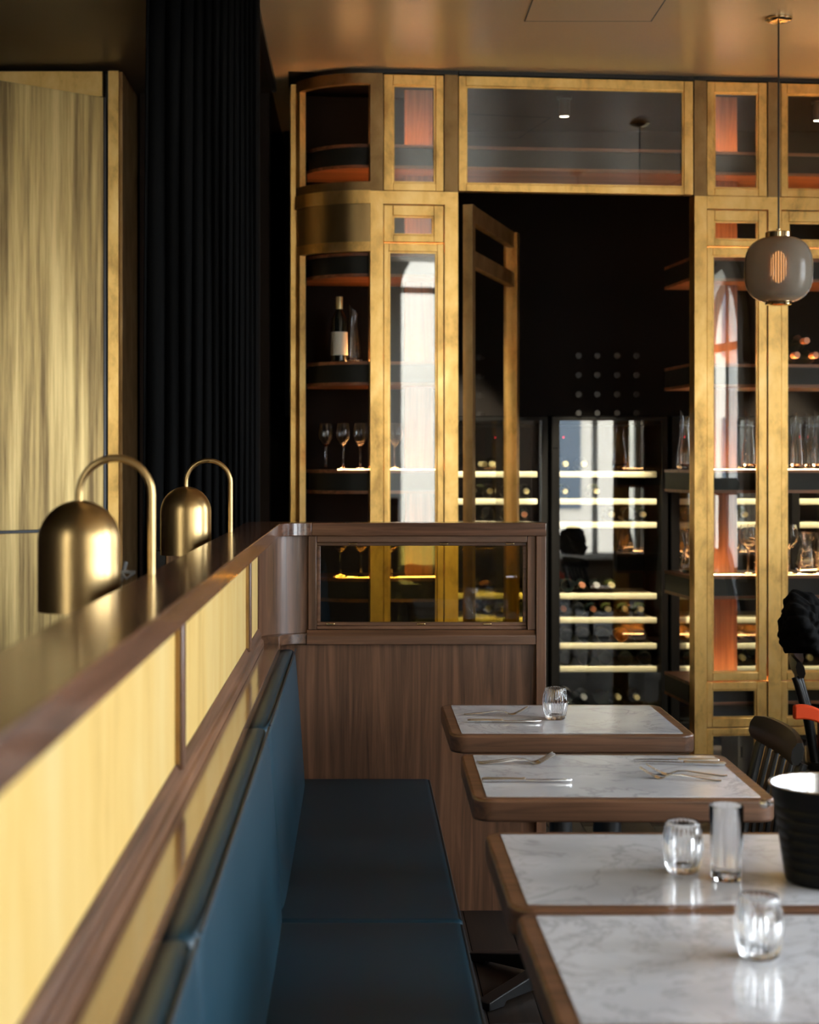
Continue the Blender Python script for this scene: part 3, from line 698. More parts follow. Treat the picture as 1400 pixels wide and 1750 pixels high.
ring(Rc-0.03, Rc+0.004, ZT+0.0005, CEIL-0.0005, 'shadow_gap', 'black_iron')
MB().box(U(633)-ub, U(783)-ub, -0.004, 0.05, ZT+0.0005, CEIL-0.0005).build('shadow_gap', 'black_iron', lc)
# beam and flat glazing of the narrow bay
MB().box(U(655)-ub, U(760)-ub, -0.006, 0.06, 2.592, 2.649).build('beam', 'aged_brass', lc)
glazed(lc, ub, (655, 760), (672, 745), (2.6500, ZT), (2.688, 3.118))
glazed(lc, ub, (655, 760), (672, 742), (2.424, 2.5915), (2.458, 2.542))
glazed(lc, ub, (655, 760), (665, 747.5), (0.475, 2.4235), (0.514, 2.385))
MB().box(U(655)-ub, U(760)-ub, 0.0, 0.05, 0.0, 0.474).build('plinth_panel', 'aged_brass', lc)
# shelves of the left cabinet
def left_poly(r, v1, ul, ur):
    a = [(ucx-ub+r*math.cos(-PI/2-(PI/2-0.30)*i/14), vcx+r*math.sin(-PI/2-(PI/2-0.30)*i/14)) for i in range(15)]
    return [(ur, vcx-r)]+a+[(ul, v1), (ur, v1)]
urE = U(783)-ub-0.02
for z in LEV[:5]:
    r = Rc-0.055
    ps = left_poly(r, 0.46, ucx-ub-r*0.9, urE); pc = left_poly(r-0.008, 0.45, ucx-ub-r*0.9+0.02, urE-0.01)
    shelf(lc, ps, z, pc, [((0.0, 0.135), (urE-0.02, 0.135)), ((-0.065, 0.146), (-0.004, 0.136)), ((-0.125, 0.182), (-0.069, 0.148))])
for k, (za, zb) in enumerate([(LEV[0], 3.15)]+[(LEV[i+1], LEV[i]-TK) for i in range(4)]):
    a = U(692, 0.24)-ub
    bevel(MB().box(a, a+0.128, 0.24, 0.262, za+0.0005, zb-0.0005).build('upright', 'upright_wood', lc), 0.002)
MB().box(-0.25, U(783)-ub-0.01, 0.47, 0.50, 0.0, 3.16).build('back_panel', 'black_wall', lc)
MB().box(-0.29, -0.262, 0.331, 0.50, 0.0, 3.16).build('side_panel', 'black_wall', lc)
# ---- transom over the cellar doorway
tu = U(985)
tt = thing('door_transom', 'wide brass framed glass transom above the dark wine cellar doorway', 'transom', W(tu, 0), TH)
glazed(tt, tu, (783, 1187), (797, 1170), (2.652, ZT), (2.688, 3.120))
MB().box(U(783)-tu+0.003, U(1187)-tu-0.003, -0.004, 0.05, ZT+0.0005, CEIL-0.0005).build('shadow_gap', 'black_iron', tt)
u0, u1 = U(783)-tu+0.004, U(1187)-tu-0.004
shelf(tt, [(u0, 0.06), (u1, 0.06), (u1, 0.46), (u0, 0.46)], LEV[0], [(u0, 0.068), (u1, 0.068), (u1, 0.45), (u0, 0.45)], None)
# ---- right cabinet
ur = U(1187)
rc = thing('display_cabinet', 'tall brass framed glassware cabinet right of the cellar doorway', 'cabinet', W(ur, 0), TH)
PX = [1187, 1208, 1313, 1335]
W3 = 1335+300
for (a, c) in ((1187, 1208), (1313, 1335)):
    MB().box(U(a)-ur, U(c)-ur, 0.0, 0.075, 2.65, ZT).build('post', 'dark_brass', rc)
    MB().box(U(a)-ur, U(c)-ur, -0.004, 0.075, 0.0, 2.649).build('post', 'aged_brass', rc)
glazed(rc, ur, (1208, 1313), (1222, 1297), (2.650, ZT), (2.686, 3.116))
glazed(rc, ur, (1208, 1313), (1222, 1297), (2.424, 2.5915), (2.456, 2.540))
glazed(rc, ur, (1208, 1313), (1219, 1297), (0.475, 2.4235), (0.514, 2.386))
glazed(rc, ur, (1208, 1313), (1218, 1294), (0.268, 0.4745), (0.310, 0.438))
glazed(rc, ur, (1208, 1313), (1218, 1294), (0.010, 0.2675), (0.045, 0.236))
glazed(rc, ur, (1335, W3), (1346, W3-14), (2.650, ZT), (2.686, 3.116))
glazed(rc, ur, (1335, W3), (1349, W3-14), (2.424, 2.5915), (2.456, 2.540))
glazed(rc, ur, (1335, W3), (1346, W3-14), (0.475, 2.4235), (0.514, 2.386))
glazed(rc, ur, (1335, W3), (1346, W3-14), (0.268, 0.4745), (0.310, 0.438))
glazed(rc, ur, (1335, W3), (1346, W3-14), (0.010, 0.2675), (0.045, 0.236))
MB().box(U(1208)-ur, U(1313)-ur, -0.006, 0.06, 2.592, 2.649).build('beam', 'aged_brass', rc)
MB().box(U(1335)-ur, U(W3)-ur, -0.006, 0.06, 2.592, 2.649).build('beam', 'aged_brass', rc)
re = U(W3)-ur
MB().box(0, re, -0.004, 0.05, ZT+0.0005, CEIL-0.0005).build('shadow_gap', 'black_iron', rc)
for z in LEV:
    a = 0.0
    shelf(rc, [(a, 0.08), (re, 0.08), (re, 0.48), (a, 0.48)], z, [(a+0.0, 0.088), (re, 0.088), (re, 0.47), (a+0.0, 0.47)], [((0.05, 0.15), (re-0.05, 0.15))])
ups = [(LEV[0], 3.15)]+[(LEV[i+1], LEV[i]-TK) for i in range(5)]
for (za, zb) in ups:
    for a in (U(1218, 0.24)-ur, U(1520, 0.24)-ur):
        bevel(MB().box(a, a+0.118, 0.24, 0.262, za+0.0005, zb-0.0005).build('upright', 'upright_wood', rc), 0.002)

o = MB().box(U(W3)+0.002, 3.62, 0.0, 0.12, 0, CEIL-0.0005).build('wall_brass_end', 'wall_dark', None, W(0, 0), TH); struct(o, 'dark wall closing the brass cabinets to the right wall', 'wall')

# ================================================================== GLASS SIDE SCREEN INSIDE THE DOORWAY
p0 = Vector((0.497, 7.545, 0)); p1 = Vector((0.768, 8.46, 0)); dv = (p1-p0); SL = dv.length; sa = math.atan2(dv.y, dv.x)
ss = thing('door_1', 'open brass framed glass door standing inside the cellar doorway', 'door', p0, sa, kind='structure')
zt1 = 2.60
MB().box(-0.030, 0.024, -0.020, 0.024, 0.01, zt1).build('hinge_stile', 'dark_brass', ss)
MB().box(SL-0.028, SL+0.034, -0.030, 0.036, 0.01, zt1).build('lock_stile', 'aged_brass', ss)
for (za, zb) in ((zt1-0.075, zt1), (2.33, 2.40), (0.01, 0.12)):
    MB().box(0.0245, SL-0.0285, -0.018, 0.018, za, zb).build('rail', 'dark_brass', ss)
for (za, zb) in ((2.40, zt1-0.075), (0.12, 2.33)):
    MB().box(0.0245, SL-0.0285, -0.003, 0.003, za, zb).build('glass_pane', 'clear_pane', ss)

# ================================================================== WINE CELLAR
VF = 1.22
FY = 8.79                      # front of the fridges
pitch = 0.622
def make_bottle(glass, foil, label=False):
    t = thing('wine_bottle', '-', 'bottle')
    MB().lathe([(0, 0.032), (0.010, 0.029), (0.020, 0.017), (0.028, 0.004), (0.031, 0.0008), (0.0345, 0.0), (0.0368, 0.0015), (0.0375, 0.005), (0.0375, 0.185), (0.034, 0.205), (0.018, 0.232), (0.0142, 0.245), (0.0142, 0.296), (0.012, 0.298), (0, 0.298)], 26).build('glass_body', glass, t)
    MB().lathe([(0.0146, 0.242), (0.0150, 0.246), (0.0152, 0.2975), (0.0140, 0.3000), (0.0, 0.3000)], 20).build('capsule', foil, t)
    if label: MB().lathe([(0.0378, 0.03), (0.0380, 0.032), (0.0380, 0.135), (0.0378, 0.137)], 26).build('label', 'label_paper', t)
    return t
PROTO = {}
def bottle(kind, loc, rot, lab, group='wine bottles'):
    g, f, l = {'dark': ('bottle_dark', 'foil_gold', False), 'darklabel': ('bottle_dark', 'foil_gold', True), 'gold': ('bottle_green', 'foil_gold', False), 'copper': ('bottle_dark', 'foil_copper', False),
               'silver': ('bottle_dark', 'foil_silver', False), 'amber': ('bottle_amber', 'foil_gold', False)}[kind]
    if kind not in PROTO: t = PROTO[kind] = make_bottle(g, f, l)
    else: t = copy_tree(PROTO[kind])
    t.location = loc; t.rotation_euler = rot; t['label'] = lab; t['group'] = group; return t
ORD = ['leftmost', 'second from left', 'third from left', 'fourth from left', 'fifth from left', 'sixth from left', 'seventh from left']
SHZ = [1.412, 1.270, 1.148, 0.777, 0.652, 0.517, 0.397, 0.150]
SHN = ['top shelf', 'second shelf', 'third shelf', 'fourth shelf', 'fifth shelf', 'sixth shelf', 'seventh shelf', 'floor']
def make_fridge(uc, label):
    t = thing('wine_fridge', label, 'wine fridge', (uc, FY, 0), 0, 'wine fridges along the cellar wall')
    w2, d, h = 0.300, 0.55, 1.695
    b = MB(); b.box(-w2, -w2+0.03, 0.03, d, 0.02, h); b.box(w2-0.03, w2, 0.03, d, 0.02, h); b.box(-w2+0.03, w2-0.03, 0.03, d, h-0.04, h); b.box(-w2+0.03, w2-0.03, 0.03, d, 0.02, 0.12); b.box(-w2+0.03, w2-0.03, d-0.03, d, 0.12, h-0.04)
    b.build('cabinet_body', 'fridge_black', t)
    b = MB(); b.box(-w2, -w2+0.04, 0, 0.028, 0.06, h); b.box(w2-0.03, w2, 0, 0.028, 0.06, h); b.box(-w2+0.04, w2-0.03, 0, 0.028, h-0.02, h); b.box(-w2+0.04, w2-0.03, 0, 0.028, 0.06, 0.11)
    dr = b.build('door', 'fridge_black', t)
    MB().box(-w2+0.04, w2-0.03, 0.010, 0.016, 0.11, h-0.02).build('glass_pane', 'clear_pane', dr)
    MB().box(-w2+0.004, -w2+0.03, -0.003, -0.0005, h-0.16, h-0.14).build('grip', 'fridge_black', dr)
    MB().box(-w2+0.062, -w2+0.068, 0.040, 0.044, 1.585, 1.593).build('indicator', 'red_led', t)
    for z in SHZ[:7]:
        s = MB().box(-0.253, 0.253, 0.050, 0.072, z-0.032, z-0.001, 0.006).build('shelf', 'beech', t)
        for k in range(6):
            y = 0.085+k*0.075
            MB().box(-0.25, 0.25, y, y+0.045, z-0.022, z-0.008).build('slat', 'beech_slat', s)
    return t
uB0 = (1039.5-HX)/F_PX*(FY+0.06)       # centre of the middle fridge
FR = [(uB0-pitch*1.0, 'wine fridge behind the open brass framed glass door'), (uB0, 'wine fridge in the middle of the doorway with full lower shelves'),
      (uB0+pitch, 'wine fridge mostly hidden by the brass post right of the doorway'), (uB0+2*pitch, 'wine fridge behind the glassware at the right edge')]
for uc, lab in FR: make_fridge(uc, lab)
def lay(fi, si, items, fname):
    """items: (px or offset, way, kind, raise); way 'b' base out, 'n' neck out"""
    uc = FR[fi][0]; items = sorted(items, key=lambda q: q[0])
    for k, it in enumerate(items):
        x, way, kind = it[:3]; up = it[3] if len(it) > 3 else 0.0
        u = uc+x; z = SHZ[si]+0.0382+up
        if way == 'b': loc, rot = (u, FY+0.085, z), (-PI/2, 0, 0)
        else: loc, rot = (u, FY+0.085+0.300, z), (PI/2, 0, 0)
        look = {'dark': 'dark', 'darklabel': 'pale labelled', 'gold': 'gold capped', 'copper': 'copper capped', 'silver': 'silver capped', 'amber': 'amber'}[kind]
        bottle(kind, loc, rot, '%s wine bottle %s out, %s, %s, %s' % (look, 'base' if way == 'b' else 'neck', ORD[k], SHN[si], fname))
q = lambda px: (px-1039.5)/329.0
nmB = 'middle wine fridge'
lay(1, 0, [(q(968), 'n', 'gold'), (q(1000), 'n', 'gold')], nmB)
lay(1, 1, [(q(967), 'n', 'gold'), (q(1021), 'n', 'gold')], nmB)
lay(1, 2, [(q(1048), 'n', 'gold'), (q(1076), 'b', 'dark'), (q(1102), 'n', 'gold')], nmB)
lay(1, 3, [(q(971), 'b', 'dark'), (q(997), 'n', 'copper'), (q(1022), 'n', 'silver'), (q(1048), 'n', 'gold')], nmB)
lay(1, 4, [(q(965), 'n', 'copper'), (q(990), 'b', 'dark'), (q(1016), 'n', 'copper'), (q(1042), 'n', 'gold'), (q(1071), 'n', 'gold'), (q(1098), 'n', 'gold')], nmB)
lay(1, 5, [(q(970), 'b', 'dark'), (q(999), 'b', 'dark'), (q(1033), 'b', 'dark'), (q(1064), 'b', 'amber'), (q(1095), 'b', 'dark')], nmB)
lay(1, 6, [(q(968), 'b', 'dark'), (q(1001), 'b', 'dark'), (q(1036), 'b', 'dark'), (q(1071), 'b', 'dark'), (q(1104), 'b', 'dark')], nmB)
# two layers at the foot
FZ = SHZ[7]
def foot(fi, items, fname):
    uc = FR[fi][0]
    for (x, z, way, kind, lab) in items:
        u = uc+q(x); loc, rot = ((u, FY+0.085, z), (-PI/2, 0, 0)) if way == 'b' else ((u, FY+0.385, z), (PI/2, 0, 0))
        bottle(kind, loc, rot, lab+', foot of the '+fname)
SHZ[7] = 0.121
lay(1, 7, [(q(978), 'b', 'dark'), (q(1012), 'b', 'dark'), (q(1044), 'n', 'gold'), (q(1074), 'n', 'gold'), (q(1106), 'n', 'gold')], nmB)
foot(1, [(969, 0.2305, 'b', 'darklabel', 'pale labelled wine bottle base out atop others'), (1000, 0.2290, 'n', 'silver', 'silver capped wine bottle lying atop others'), (1029, 0.2300, 'b', 'dark', 'dark wine bottle base out atop others'),
         (1059, 0.2290, 'n', 'gold', 'gold capped wine bottle lying atop others'), (1091, 0.2280, 'n', 'gold', 'gold capped wine bottle at the right atop others')], nmB)
nmA = 'fridge behind the glass door'
lay(0, 0, [(0.02, 'n', 'gold'), (0.12, 'n', 'gold')], nmA); lay(0, 1, [(0.01, 'n', 'gold'), (0.10, 'b', 'dark'), (0.2, 'n', 'gold')], nmA)
lay(0, 2, [(0.0, 'b', 'dark'), (0.10, 'b', 'dark'), (0.19, 'n', 'copper')], nmA)
lay(0, 4, [(0.0, 'n', 'silver'), (0.08, 'n', 'gold'), (0.17, 'b', 'dark')], nmA); lay(0, 5, [(0.02, 'b', 'dark'), (0.12, 'b', 'dark')], nmA)
nmC = 'fridge behind the brass post'
lay(2, 2, [(-0.2, 'b', 'dark'), (0.1, 'n', 'gold')], nmC); lay(2, 3, [(-0.2, 'b', 'dark')], nmC)
lay(2, 5, [(-0.2, 'n', 'amber'), (0.08, 'n', 'gold'), (0.16, 'b', 'dark')], nmC); lay(2, 6, [(-0.19, 'b', 'dark'), (0.09, 'n', 'gold'), (0.165, 'b', 'dark')], nmC)
nmD = 'fridge behind the glassware'
lay(3, 5, [(-0.16, 'b', 'dark'), (-0.05, 'b', 'dark')], nmD); lay(3, 6, [(-0.18, 'n', 'gold'), (-0.08, 'b', 'dark')], nmD)
# wall above the fridges, with pegs
o = MB().box(-0.38, WALL_X-0.001, FY+0.05, FY+0.60, 1.70, CEIL-0.0005).build('wall_above_fridges', 'black_wall'); struct(o, 'black wall above the row of wine fridges', 'wall')
wr = thing('wine_peg_rack', 'rows of small dark metal wine pegs on the black cellar wall', 'wine rack', ((1039-HX)/F_PX*FY, FY+0.0495, 1.9), 0)
pg = MB()
pg.tube([(0, 0, 0), (0, -0.05, 0)], 0.007, 8); pg.tube([(0, -0.05, 0), (0, -0.058, 0)], 0.015, 12)
pm = pg.mesh('peg'); pm.materials.append(MATS['black_iron'])
for r, py in enumerate((608, 641, 674, 706)):
    for k, px in enumerate((989, 1021, 1055, 1088)):
        obj('peg', pm, None, wr, ((px-1039)/F_PX*FY, 0, CAM_Z+(HY-py)/F_PX*FY-1.9))

for k, (x, y) in enumerate(((0.36, 8.12), (0.974, 8.0), (2.2, 8.10))):
    sp = thing('ceiling_spotlight', ['cellar ceiling spotlight above the open glass door', 'cellar ceiling spotlight seen through the transom glass', 'cellar ceiling spotlight behind the right cabinet'][k], 'spotlight', (x, y, CEIL-0.003), group='cellar spotlights')
    MB().lathe([(0, 0), (0.035, 0), (0.035, -0.012), (0, -0.012)], 20, c=(0, 0, -0.0005)).build('mount', 'black_iron', sp)
    MB().tube([(0, 0, -0.013), (0, 0.012, -0.09)], 0.026, 16).build('lamp_head', 'black_iron', sp)
    MB().tube([(0, 0.0122, -0.0902), (0, 0.0126, -0.093)], 0.020, 16).build('lens', 'spot_lens', sp)
    L = bpy.data.lights.new('spot_beam', 'SPOT'); L.energy = 1000; L.color = (1.0, 0.86, 0.62); L.spot_size = math.radians(24); L.spot_blend = 0.35; L.shadow_soft_size = 0.03
    lo = bpy.data.objects.new('spot_beam', L); C.objects.link(lo); lo.parent = sp; lo.location = (0, 0.015, -0.11); lo.rotation_euler = (math.radians(19), math.radians((-8, -8, 0)[k]), 0)

# ================================================================== GLASSWARE AND BOTTLES ON THE DISPLAY SHELVES
def wine_glass_mesh(h, rb, rr):
    st = h*0.52
    o = [(0, 0), (rb*0.98, 0), (rb, 0.0015), (rb*0.5, 0.005), (0.006, 0.010), (0.0042, 0.02), (0.0040, st*0.8), (0.0055, st*0.96), (rr*0.55, st*1.08), (rr*0.92, st*1.28), (rr, st*1.45), (rr*0.93, h*0.88), (rr*0.80, h)]
    i = [(rr*0.80-0.0012, h-0.0004), (rr*0.93-0.0014, h*0.88), (rr-0.0015, st*1.45), (rr*0.92-0.0016, st*1.29), (rr*0.55-0.001, st*1.10), (0, st*1.03)]
    return MB().lathe(o+i, 32).mesh('wine_glass')
wg = wine_glass_mesh(0.205, 0.033, 0.0345); wg.materials.append(MATS['thin_glass'])
def put_glass(px, v, z, lab, grp, me=wg, name='wine_glass', cat='glass'):
    return tag(obj(name, me, None, None, W(U(px, v), v, z+0.0026)), lab, cat, grp)
ga = 'tulip glasses on the rounded cabinet shelf'
put_glass(557, 0.20, LEV[3], 'leftmost tulip wine glass behind the rounded cabinet glass', ga)
put_glass(587, 0.16, LEV[3], 'second tulip wine glass from left in the rounded cabinet', ga)
put_glass(616, 0.13, LEV[3], 'tulip wine glass half hidden by the brass cabinet post', ga)
put_glass(675, 0.12, LEV[3], 'tulip wine glass under the mirrored arched window', ga)
ga = 'wine glasses on the shelf behind the amber glass'
wg2 = wine_glass_mesh(0.215, 0.036, 0.043); wg2.materials.append(MATS['thin_glass'])
put_glass(582, 0.15, LEV[4], 'wine glass seen at left through the amber partition glass', ga, wg2)
put_glass(617, 0.14, LEV[4], 'wine glass behind a brass post through the amber glass', ga, wg2)
put_glass(669, 0.13, LEV[4], 'wine glass beside the lit wooden upright through the amber glass', ga, wg2)
# bottle and decanter on the third shelf
bt = bottle('darklabel', W(U(580, 0.16), 0.16, LEV[2]+0.0026), (0, 0, TH), 'dark wine bottle with white label standing behind the rounded glass')
bt.scale = (1, 1, 0.97)
def carafe_mesh():
    N = 36; prof = [(0.0, 0.0), (0.030, 0.0), (0.040, 0.004), (0.0415, 0.020), (0.038, 0.075), (0.029, 0.14), (0.0235, 0.19), (0.0245, 0.225), (0.0270, 0.245)]
    inn = [(0.0252, 0.245), (0.0228, 0.225), (0.0218, 0.19), (0.027, 0.14), (0.036, 0.075), (0.0385, 0.024), (0.030, 0.015), (0, 0.013)]
    b = MB().lathe(prof+inn, N)
    b.v = [(x, y, z+(-x*0.95 if z > 0.2 else (-x*0.95*(z-0.14)/0.06 if z > 0.14 else 0))) for x, y, z in b.v]
    return b.mesh('carafe')
cm = carafe_mesh(); cm.materials.append(MATS['tableware_glass'])
ga = 'slant mouthed carafes'
put_glass(604, 0.26, LEV[2], 'clear slant mouthed carafe beside the white labelled bottle', ga, cm, 'carafe', 'carafe')
for (px, v, lab) in ((1283, 0.15, 'slant mouthed carafe next to the mirrored arched window'), (1364, 0.15, 'front slant mouthed carafe right of the wide brass post'), (1386, 0.30, 'slant mouthed carafe in the back row at the right edge'),
                     (1401, 0.15, 'slant mouthed carafe cut off by the right edge'), (1349, 0.32, 'slant mouthed carafe in the back row beside the brass post'), (1172, 0.22, 'carafe at the open end of the shelf in the doorway')):
    put_glass(px, v, LEV[3], lab, ga, cm, 'carafe', 'carafe')
ga = 'stemmed glasses on the lower cabinet shelf'
wg3 = wine_glass_mesh(0.225, 0.037, 0.042); wg3.materials.append(MATS['tableware_glass'])
for (px, v, lab) in ((1279, 0.14, 'stemmed wine glass in the narrow bay left of the wide post'), (1291, 0.32, 'stemmed wine glass in the back of the narrow bay'), (1349, 0.14, 'stemmed wine glass right of the wide brass post')):
    put_glass(px, v, LEV[4], lab, ga, wg3)
dm = MB().lathe([(0, 0), (0.040, 0), (0.047, 0.006), (0.048, 0.03), (0.040, 0.08), (0.031, 0.115), (0.031, 0.135), (0.042, 0.185), (0.040, 0.186), (0.0292, 0.135), (0.0292, 0.115), (0.038, 0.08), (0.0455, 0.032), (0.040, 0.016), (0, 0.014)], 36).mesh('water_jug'); dm.materials.append(MATS['tableware_glass'])
for (px, v, lab) in ((1381, 0.15, 'waisted clear glass jug on the lower cabinet shelf'), (1378, 0.30, 'waisted glass jug behind the front jug'), (1410, 0.18, 'waisted glass jug cut off by the right edge')):
    put_glass(px, v, LEV[4], lab, 'waisted jugs', dm, 'glass_jug', 'jug')
put_glass(1180, 0.25, LEV[4], 'waisted glass jug at the open shelf end in the doorway', 'waisted jugs', dm, 'glass_jug', 'jug')
for (px, z, lab) in ((1380, LEV[2]+0.0385, 'lower of two copper capped bottles stacked on the upper right shelf'), (1345, LEV[2]+0.0385, 'copper capped bottle beside the brass post on the upper right shelf'), (1412, LEV[2]+0.0385, 'copper capped bottle at the right edge of the upper shelf'), (1380.5, LEV[2]+0.140, 'upper of two copper capped bottles on the upper right shelf')):
    pass
for (px, z, lab) in ((1363, 0.0450, 'left copper capped bottle lying on the upper right shelf'), (1395, 0.0450, 'right copper capped bottle lying on the upper right shelf'), (1379.5, 0.1105, 'copper capped bottle lying on top of two others on the upper right shelf')):
    bottle('copper', W(U(px, 0.11), 0.41, LEV[2]+z), (PI/2, 0, TH), lab)
cb = thing('carton', 'pale cardboard carton with hand hole on the floor behind the brass cabinet', 'carton', W(U(1283, 0.2), 0.28, 0), TH)
bevel(MB().box(-0.075, 0.075, -0.12, 0.12, 0.001, 0.205).build('box', 'carton', cb), 0.003)
MB().box(-0.060, -0.052, -0.1212, -0.1202, 0.105, 0.155).build('hand_hole', 'black_iron', cb)

# ================================================================== PENDANTS
def make_pendant():
    t = thing('pendant_lamp', '-', 'pendant lamp', group='smoked glass pendant lamps')
    H = CEIL
    zb, zt = 2.075, 2.335
    MB().lathe([(0, -0.022), (0.012, -0.021), (0.03, -0.018), (0.048, -0.013), (0.052, -0.008), (0.052, 0.0), (0, 0)], 32, c=(0, 0, H-0.0005)).build('canopy', 'polished_brass', t)
    MB().tube([(0, 0, zt+0.02), (0, 0, H-0.02)], 0.0035, 8).build('cord', 'black_iron', t)
    MB().tube([(0, 0, zt+0.004), (0, 0, zt+0.03)], 0.008, 10).build('cord_grip', 'polished_brass', t)
    MB().lathe([(0, zt+0.018), (0.046, zt+0.018), (0.050, zt+0.014), (0.050, zt-0.004), (0.044, zt-0.006)], 40, lambda a, k, z: 0.025*math.cos(26*a)).build('cap', 'polished_brass', t)
    MB().lathe([(0.034, zb-0.004), (0.050, zb-0.006), (0.052, zb-0.001), (0.050, zb+0.004)], 40, lambda a, k, z: 0.02*math.cos(26*a)).build('bottom_ring', 'polished_brass', t)
    def se(r, n=22):
        p = []
        for i in range(n+1):
            a = -PI/2+PI*i/n; c, s = math.cos(a), math.sin(a); e = 0.72
            p.append((r*abs(c)**e, (zt+zb)/2+(zt-zb)/2*(1 if r > 0.12 else 0.965)*math.copysign(abs(s)**e, s)))
        return p
    out = [pnt for pnt in se(0.131) if pnt[0] > 0.044]; inn = [pnt for pnt in se(0.127) if pnt[0] > 0.042]
    MB().lathe(out+inn[::-1], 64, close=True).build('globe', 'smoked_glass', t)
    dz = (zt+zb)/2+0.012
    MB().lathe([(0.034*math.sin(PI*k/12), dz-0.062*math.cos(PI*k/12)) for k in range(13)], 24).build('bulb', 'bulb_glow', t)
    b = MB()
    for k in range(26):
        a = 2*PI*k/26; b.tube([(0.042*math.cos(a), 0.042*math.sin(a), dz-0.085), (0.042*math.cos(a), 0.042*math.sin(a), dz+0.085)], 0.0024, 6)
    b.build('diffuser_ribs', 'rib_glass', t)
    return t
pd = make_pendant(); pd.location = (1.636, 6.60, 0); pd['label'] = 'smoked glass globe pendant hanging in front of the right brass post'
for (x, y, lab) in ((1.80, 5.15, 'pendant lamp out of view, mirrored in the transom glass'), (1.80, 3.7, 'pendant lamp nearer the viewer, out of view to the right')):
    p_ = copy_tree(pd); p_.location = (x, y, 0); p_['label'] = lab

# ================================================================== CHAIRS
def make_chair(label):
    """faces -x; back at +x; origin under the seat centre"""
    t = thing('dining_chair', label, 'chair', group='black wooden chairs')
    def R(b, n, m='black_wood'): return b.build(n, m, t)
    seat = MB().prism(rrect(-0.20, 0.20, -0.20, 0.20, 0.06, 6), 0.435, 0.462); bevel(R(seat, 'seat'), 0.006, 3)
    zt = 0.80
    for s in (-1, 1):
        R(MB().tube([(0.19, s*0.17, 0.0), (0.165, s*0.165, 0.25), (0.165, s*0.165, 0.434)], [0.013, 0.017, 0.017], 10), 'leg')
        R(MB().tube([(-0.18, s*0.175, 0.0), (-0.165, s*0.165, 0.25), (-0.16, s*0.16, 0.434)], [0.012, 0.017, 0.017], 10), 'leg')
        R(MB().tube([(0.168, s*0.168, 0.463), (0.190, s*0.186, 0.60), (0.222, s*0.195, 0.72), (0.232, s*0.194, 0.745)], [0.015, 0.016, 0.014, 0.013], 10), 'back_post')
    for k in range(4):
        y = -0.108+k*0.072
        b = MB(); pts = [(0.172, 0.463), (0.192, 0.60), (0.226, 0.735)]
        for (x, z) in pts:
            for (dx, dy) in ((-0.006, -0.014), (0.006, -0.014), (0.006, 0.014), (-0.006, 0.014)): b.v.append((x+dx, y*(0.9+0.25*(z-0.46))+dy, z))
        for i in range(2):
            for j in range(4): b.f.append((4*i+j, 4*i+(j+1) % 4, 4*i+4+(j+1) % 4, 4*i+4+j)); b.sm.append(False)
        b.f += [(3, 2, 1, 0), (8, 9, 10, 11)]; b.sm += [False]*2
        bevel(R(b, 'back_slat'), 0.003)
    # curved top rail
    b = MB(); n = 16
    for i in range(n+1):
        s = -1+2*i/n; y = s*0.215; x = 0.236-0.035*s*s*0.6+0.0
        hh = 0.036*(1-0.25*s**4); zc = 0.770
        for k in range(8):
            a = 2*PI*k/8+PI/8; b.v.append((x+0.014*math.cos(a)*1.08+0.2*hh*math.sin(a), y, zc+hh*1.05*math.sin(a)))
    for i in range(n):
        for k in range(8): b.f.append((8*i+k, 8*i+(k+1) % 8, 8*i+8+(k+1) % 8, 8*i+8+k)); b.sm.append(True)
    b.f += [tuple(range(7, -1, -1)), tuple(8*n+k for k in range(8))]; b.sm += [False]*2
    R(b, 'top_rail')
    for (xa, ya, xb, yb, z) in ((-0.165, 0.165, 0.165, 0.165, 0.22), (-0.165, -0.165, 0.165, -0.165, 0.22), (-0.168, -0.165, -0.168, 0.165, 0.28)):
        R(MB().tube([(xa, ya, z), (xb, yb, z)], 0.010, 8), 'stretcher')
    return t
ch = make_chair('black slat back chair at the marble table, behind the ice bucket'); ch.location = (0.815, 4.19, 0)
ch2 = copy_tree(ch); ch2.location = (1.72, 5.75, 0); ch2.rotation_euler = (0, 0, math.radians(166)); ch2['label'] = 'black chair at the right edge carrying dark cloth and a red box'

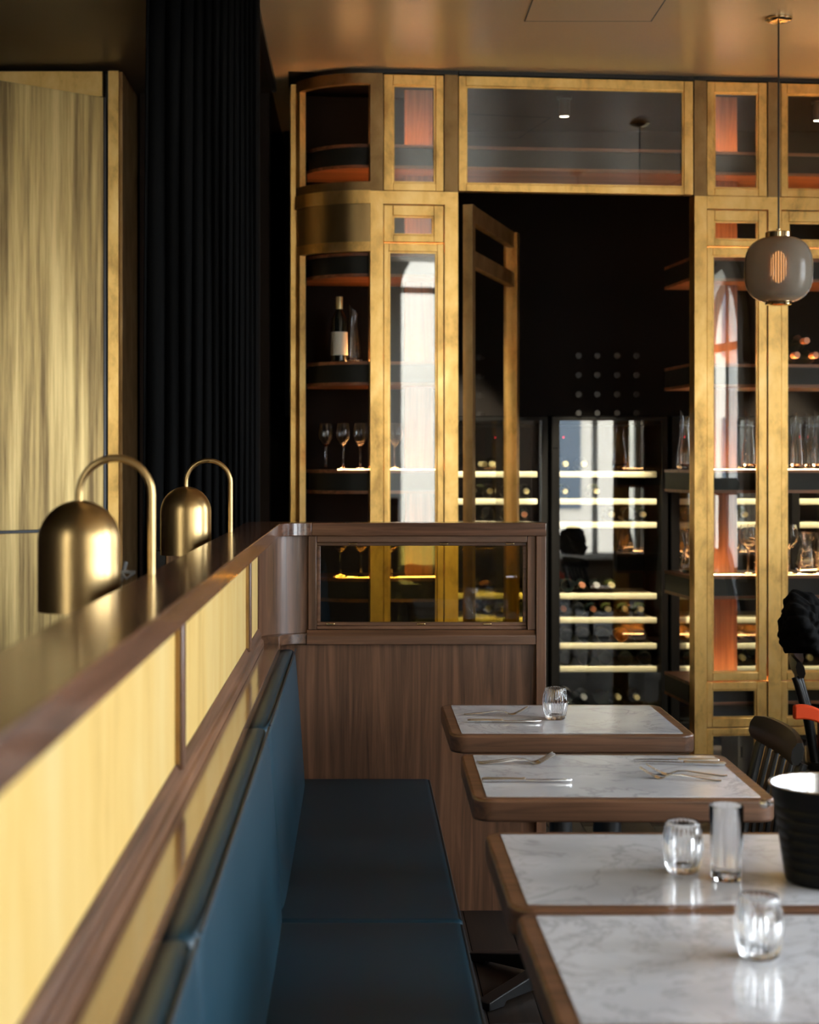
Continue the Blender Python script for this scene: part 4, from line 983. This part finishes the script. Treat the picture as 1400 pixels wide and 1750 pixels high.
# dark garment, orange band and red box on the far chair
def jacket():
    """a bundled jacket lying over the chair's top rail"""
    bm = bmesh.new(); bmesh.ops.create_icosphere(bm, subdivisions=5, radius=1)
    for v_ in bm.verts:
        x, y, z = v_.co
        k = 1+0.10*math.sin(4*x+3*z+1)+0.13*abs(math.sin(6*y+3*z+2*x))+0.07*abs(math.sin(13*y-7*z+5*x))+0.04*math.sin(21*z+9*y)
        v_.co = Vector((x*0.070*k, y*0.165*k, max(z*0.088*k, -0.078+0.004*math.sin(9*y))+0.03*math.exp(-((y-0.3)/0.3)**2)*(z > 0)))
    me = bpy.data.meshes.new('jacket'); bm.to_mesh(me); bm.free()
    for p in me.polygons: p.use_smooth = True
    return obj('jacket', me, 'black_cloth', None, (1.500, 5.72, 0.897), math.radians(-14))
tag(jacket(), 'crumpled black jacket hung over the chair at the right edge', 'jacket')
b = MB(); n = 20
for i in range(n+1):
    s = i/n; x = 1.364+0.19*s; z = 0.672-0.045*s+0.012*math.sin(6*s); y = 5.30-0.05*s
    for (dy, dz) in ((0, 0.0), (0.03, 0.0), (0.03, 0.045), (0.0, 0.045)): b.v.append((x, y+dy, z+dz-0.022))
for i in range(n):
    for k in range(4): b.f.append((4*i+k, 4*i+(k+1) % 4, 4*i+4+(k+1) % 4, 4*i+4+k)); b.sm.append(False)
b.f += [(3, 2, 1, 0), tuple(4*n+k for k in range(4))]; b.sm += [False]*2
tag(bevel(b.build('strap', 'orange_cloth'), 0.006), 'bright orange red strap hanging from the chair at the right edge', 'strap')
rb = thing('red_box', 'dark red box standing on the chair seat at the right edge', 'box', (1.74, 5.72, 0.4625))
bevel(MB().box(-0.155, 0.14, -0.14, 0.14, 0.0005, 0.12).build('box_body', 'red_box', rb), 0.004)
MB().box(-0.10, 0.10, -0.1425, -0.1402, 0.035, 0.040).build('trim_line', 'foil_gold', rb)
MB().box(-0.141, 0.141, -0.141, 0.141, 0.1205, 0.128).build('lid', 'red_box', rb)

# ================================================================== TRIPOD SEEN IN THE CABINET GLASS
tp = thing('camera_tripod', 'camera on a tripod mirrored in the narrow cabinet glass', 'tripod', (2.57, 5.5, 0))
for k in range(3):
    a = PI/2+k*2*PI/3
    MB().tube([(0.02*math.cos(a), 0.02*math.sin(a), 0.95), (0.42*math.cos(a), 0.42*math.sin(a), 0.03)], [0.03, 0.024], 8).build('leg', 'black_iron', tp)
MB().tube([(0, 0, 0.80), (0, 0, 1.27)], 0.03, 10).build('centre_column', 'black_iron', tp)
MB().box(-0.07, 0.07, -0.04, 0.04, 1.27, 1.37, 0.01).build('camera_body', 'black_iron', tp)
MB().tube([(0, 0.05, 1.33), (0, 0.14, 1.33)], 0.04, 16).build('lens', 'black_iron', tp)
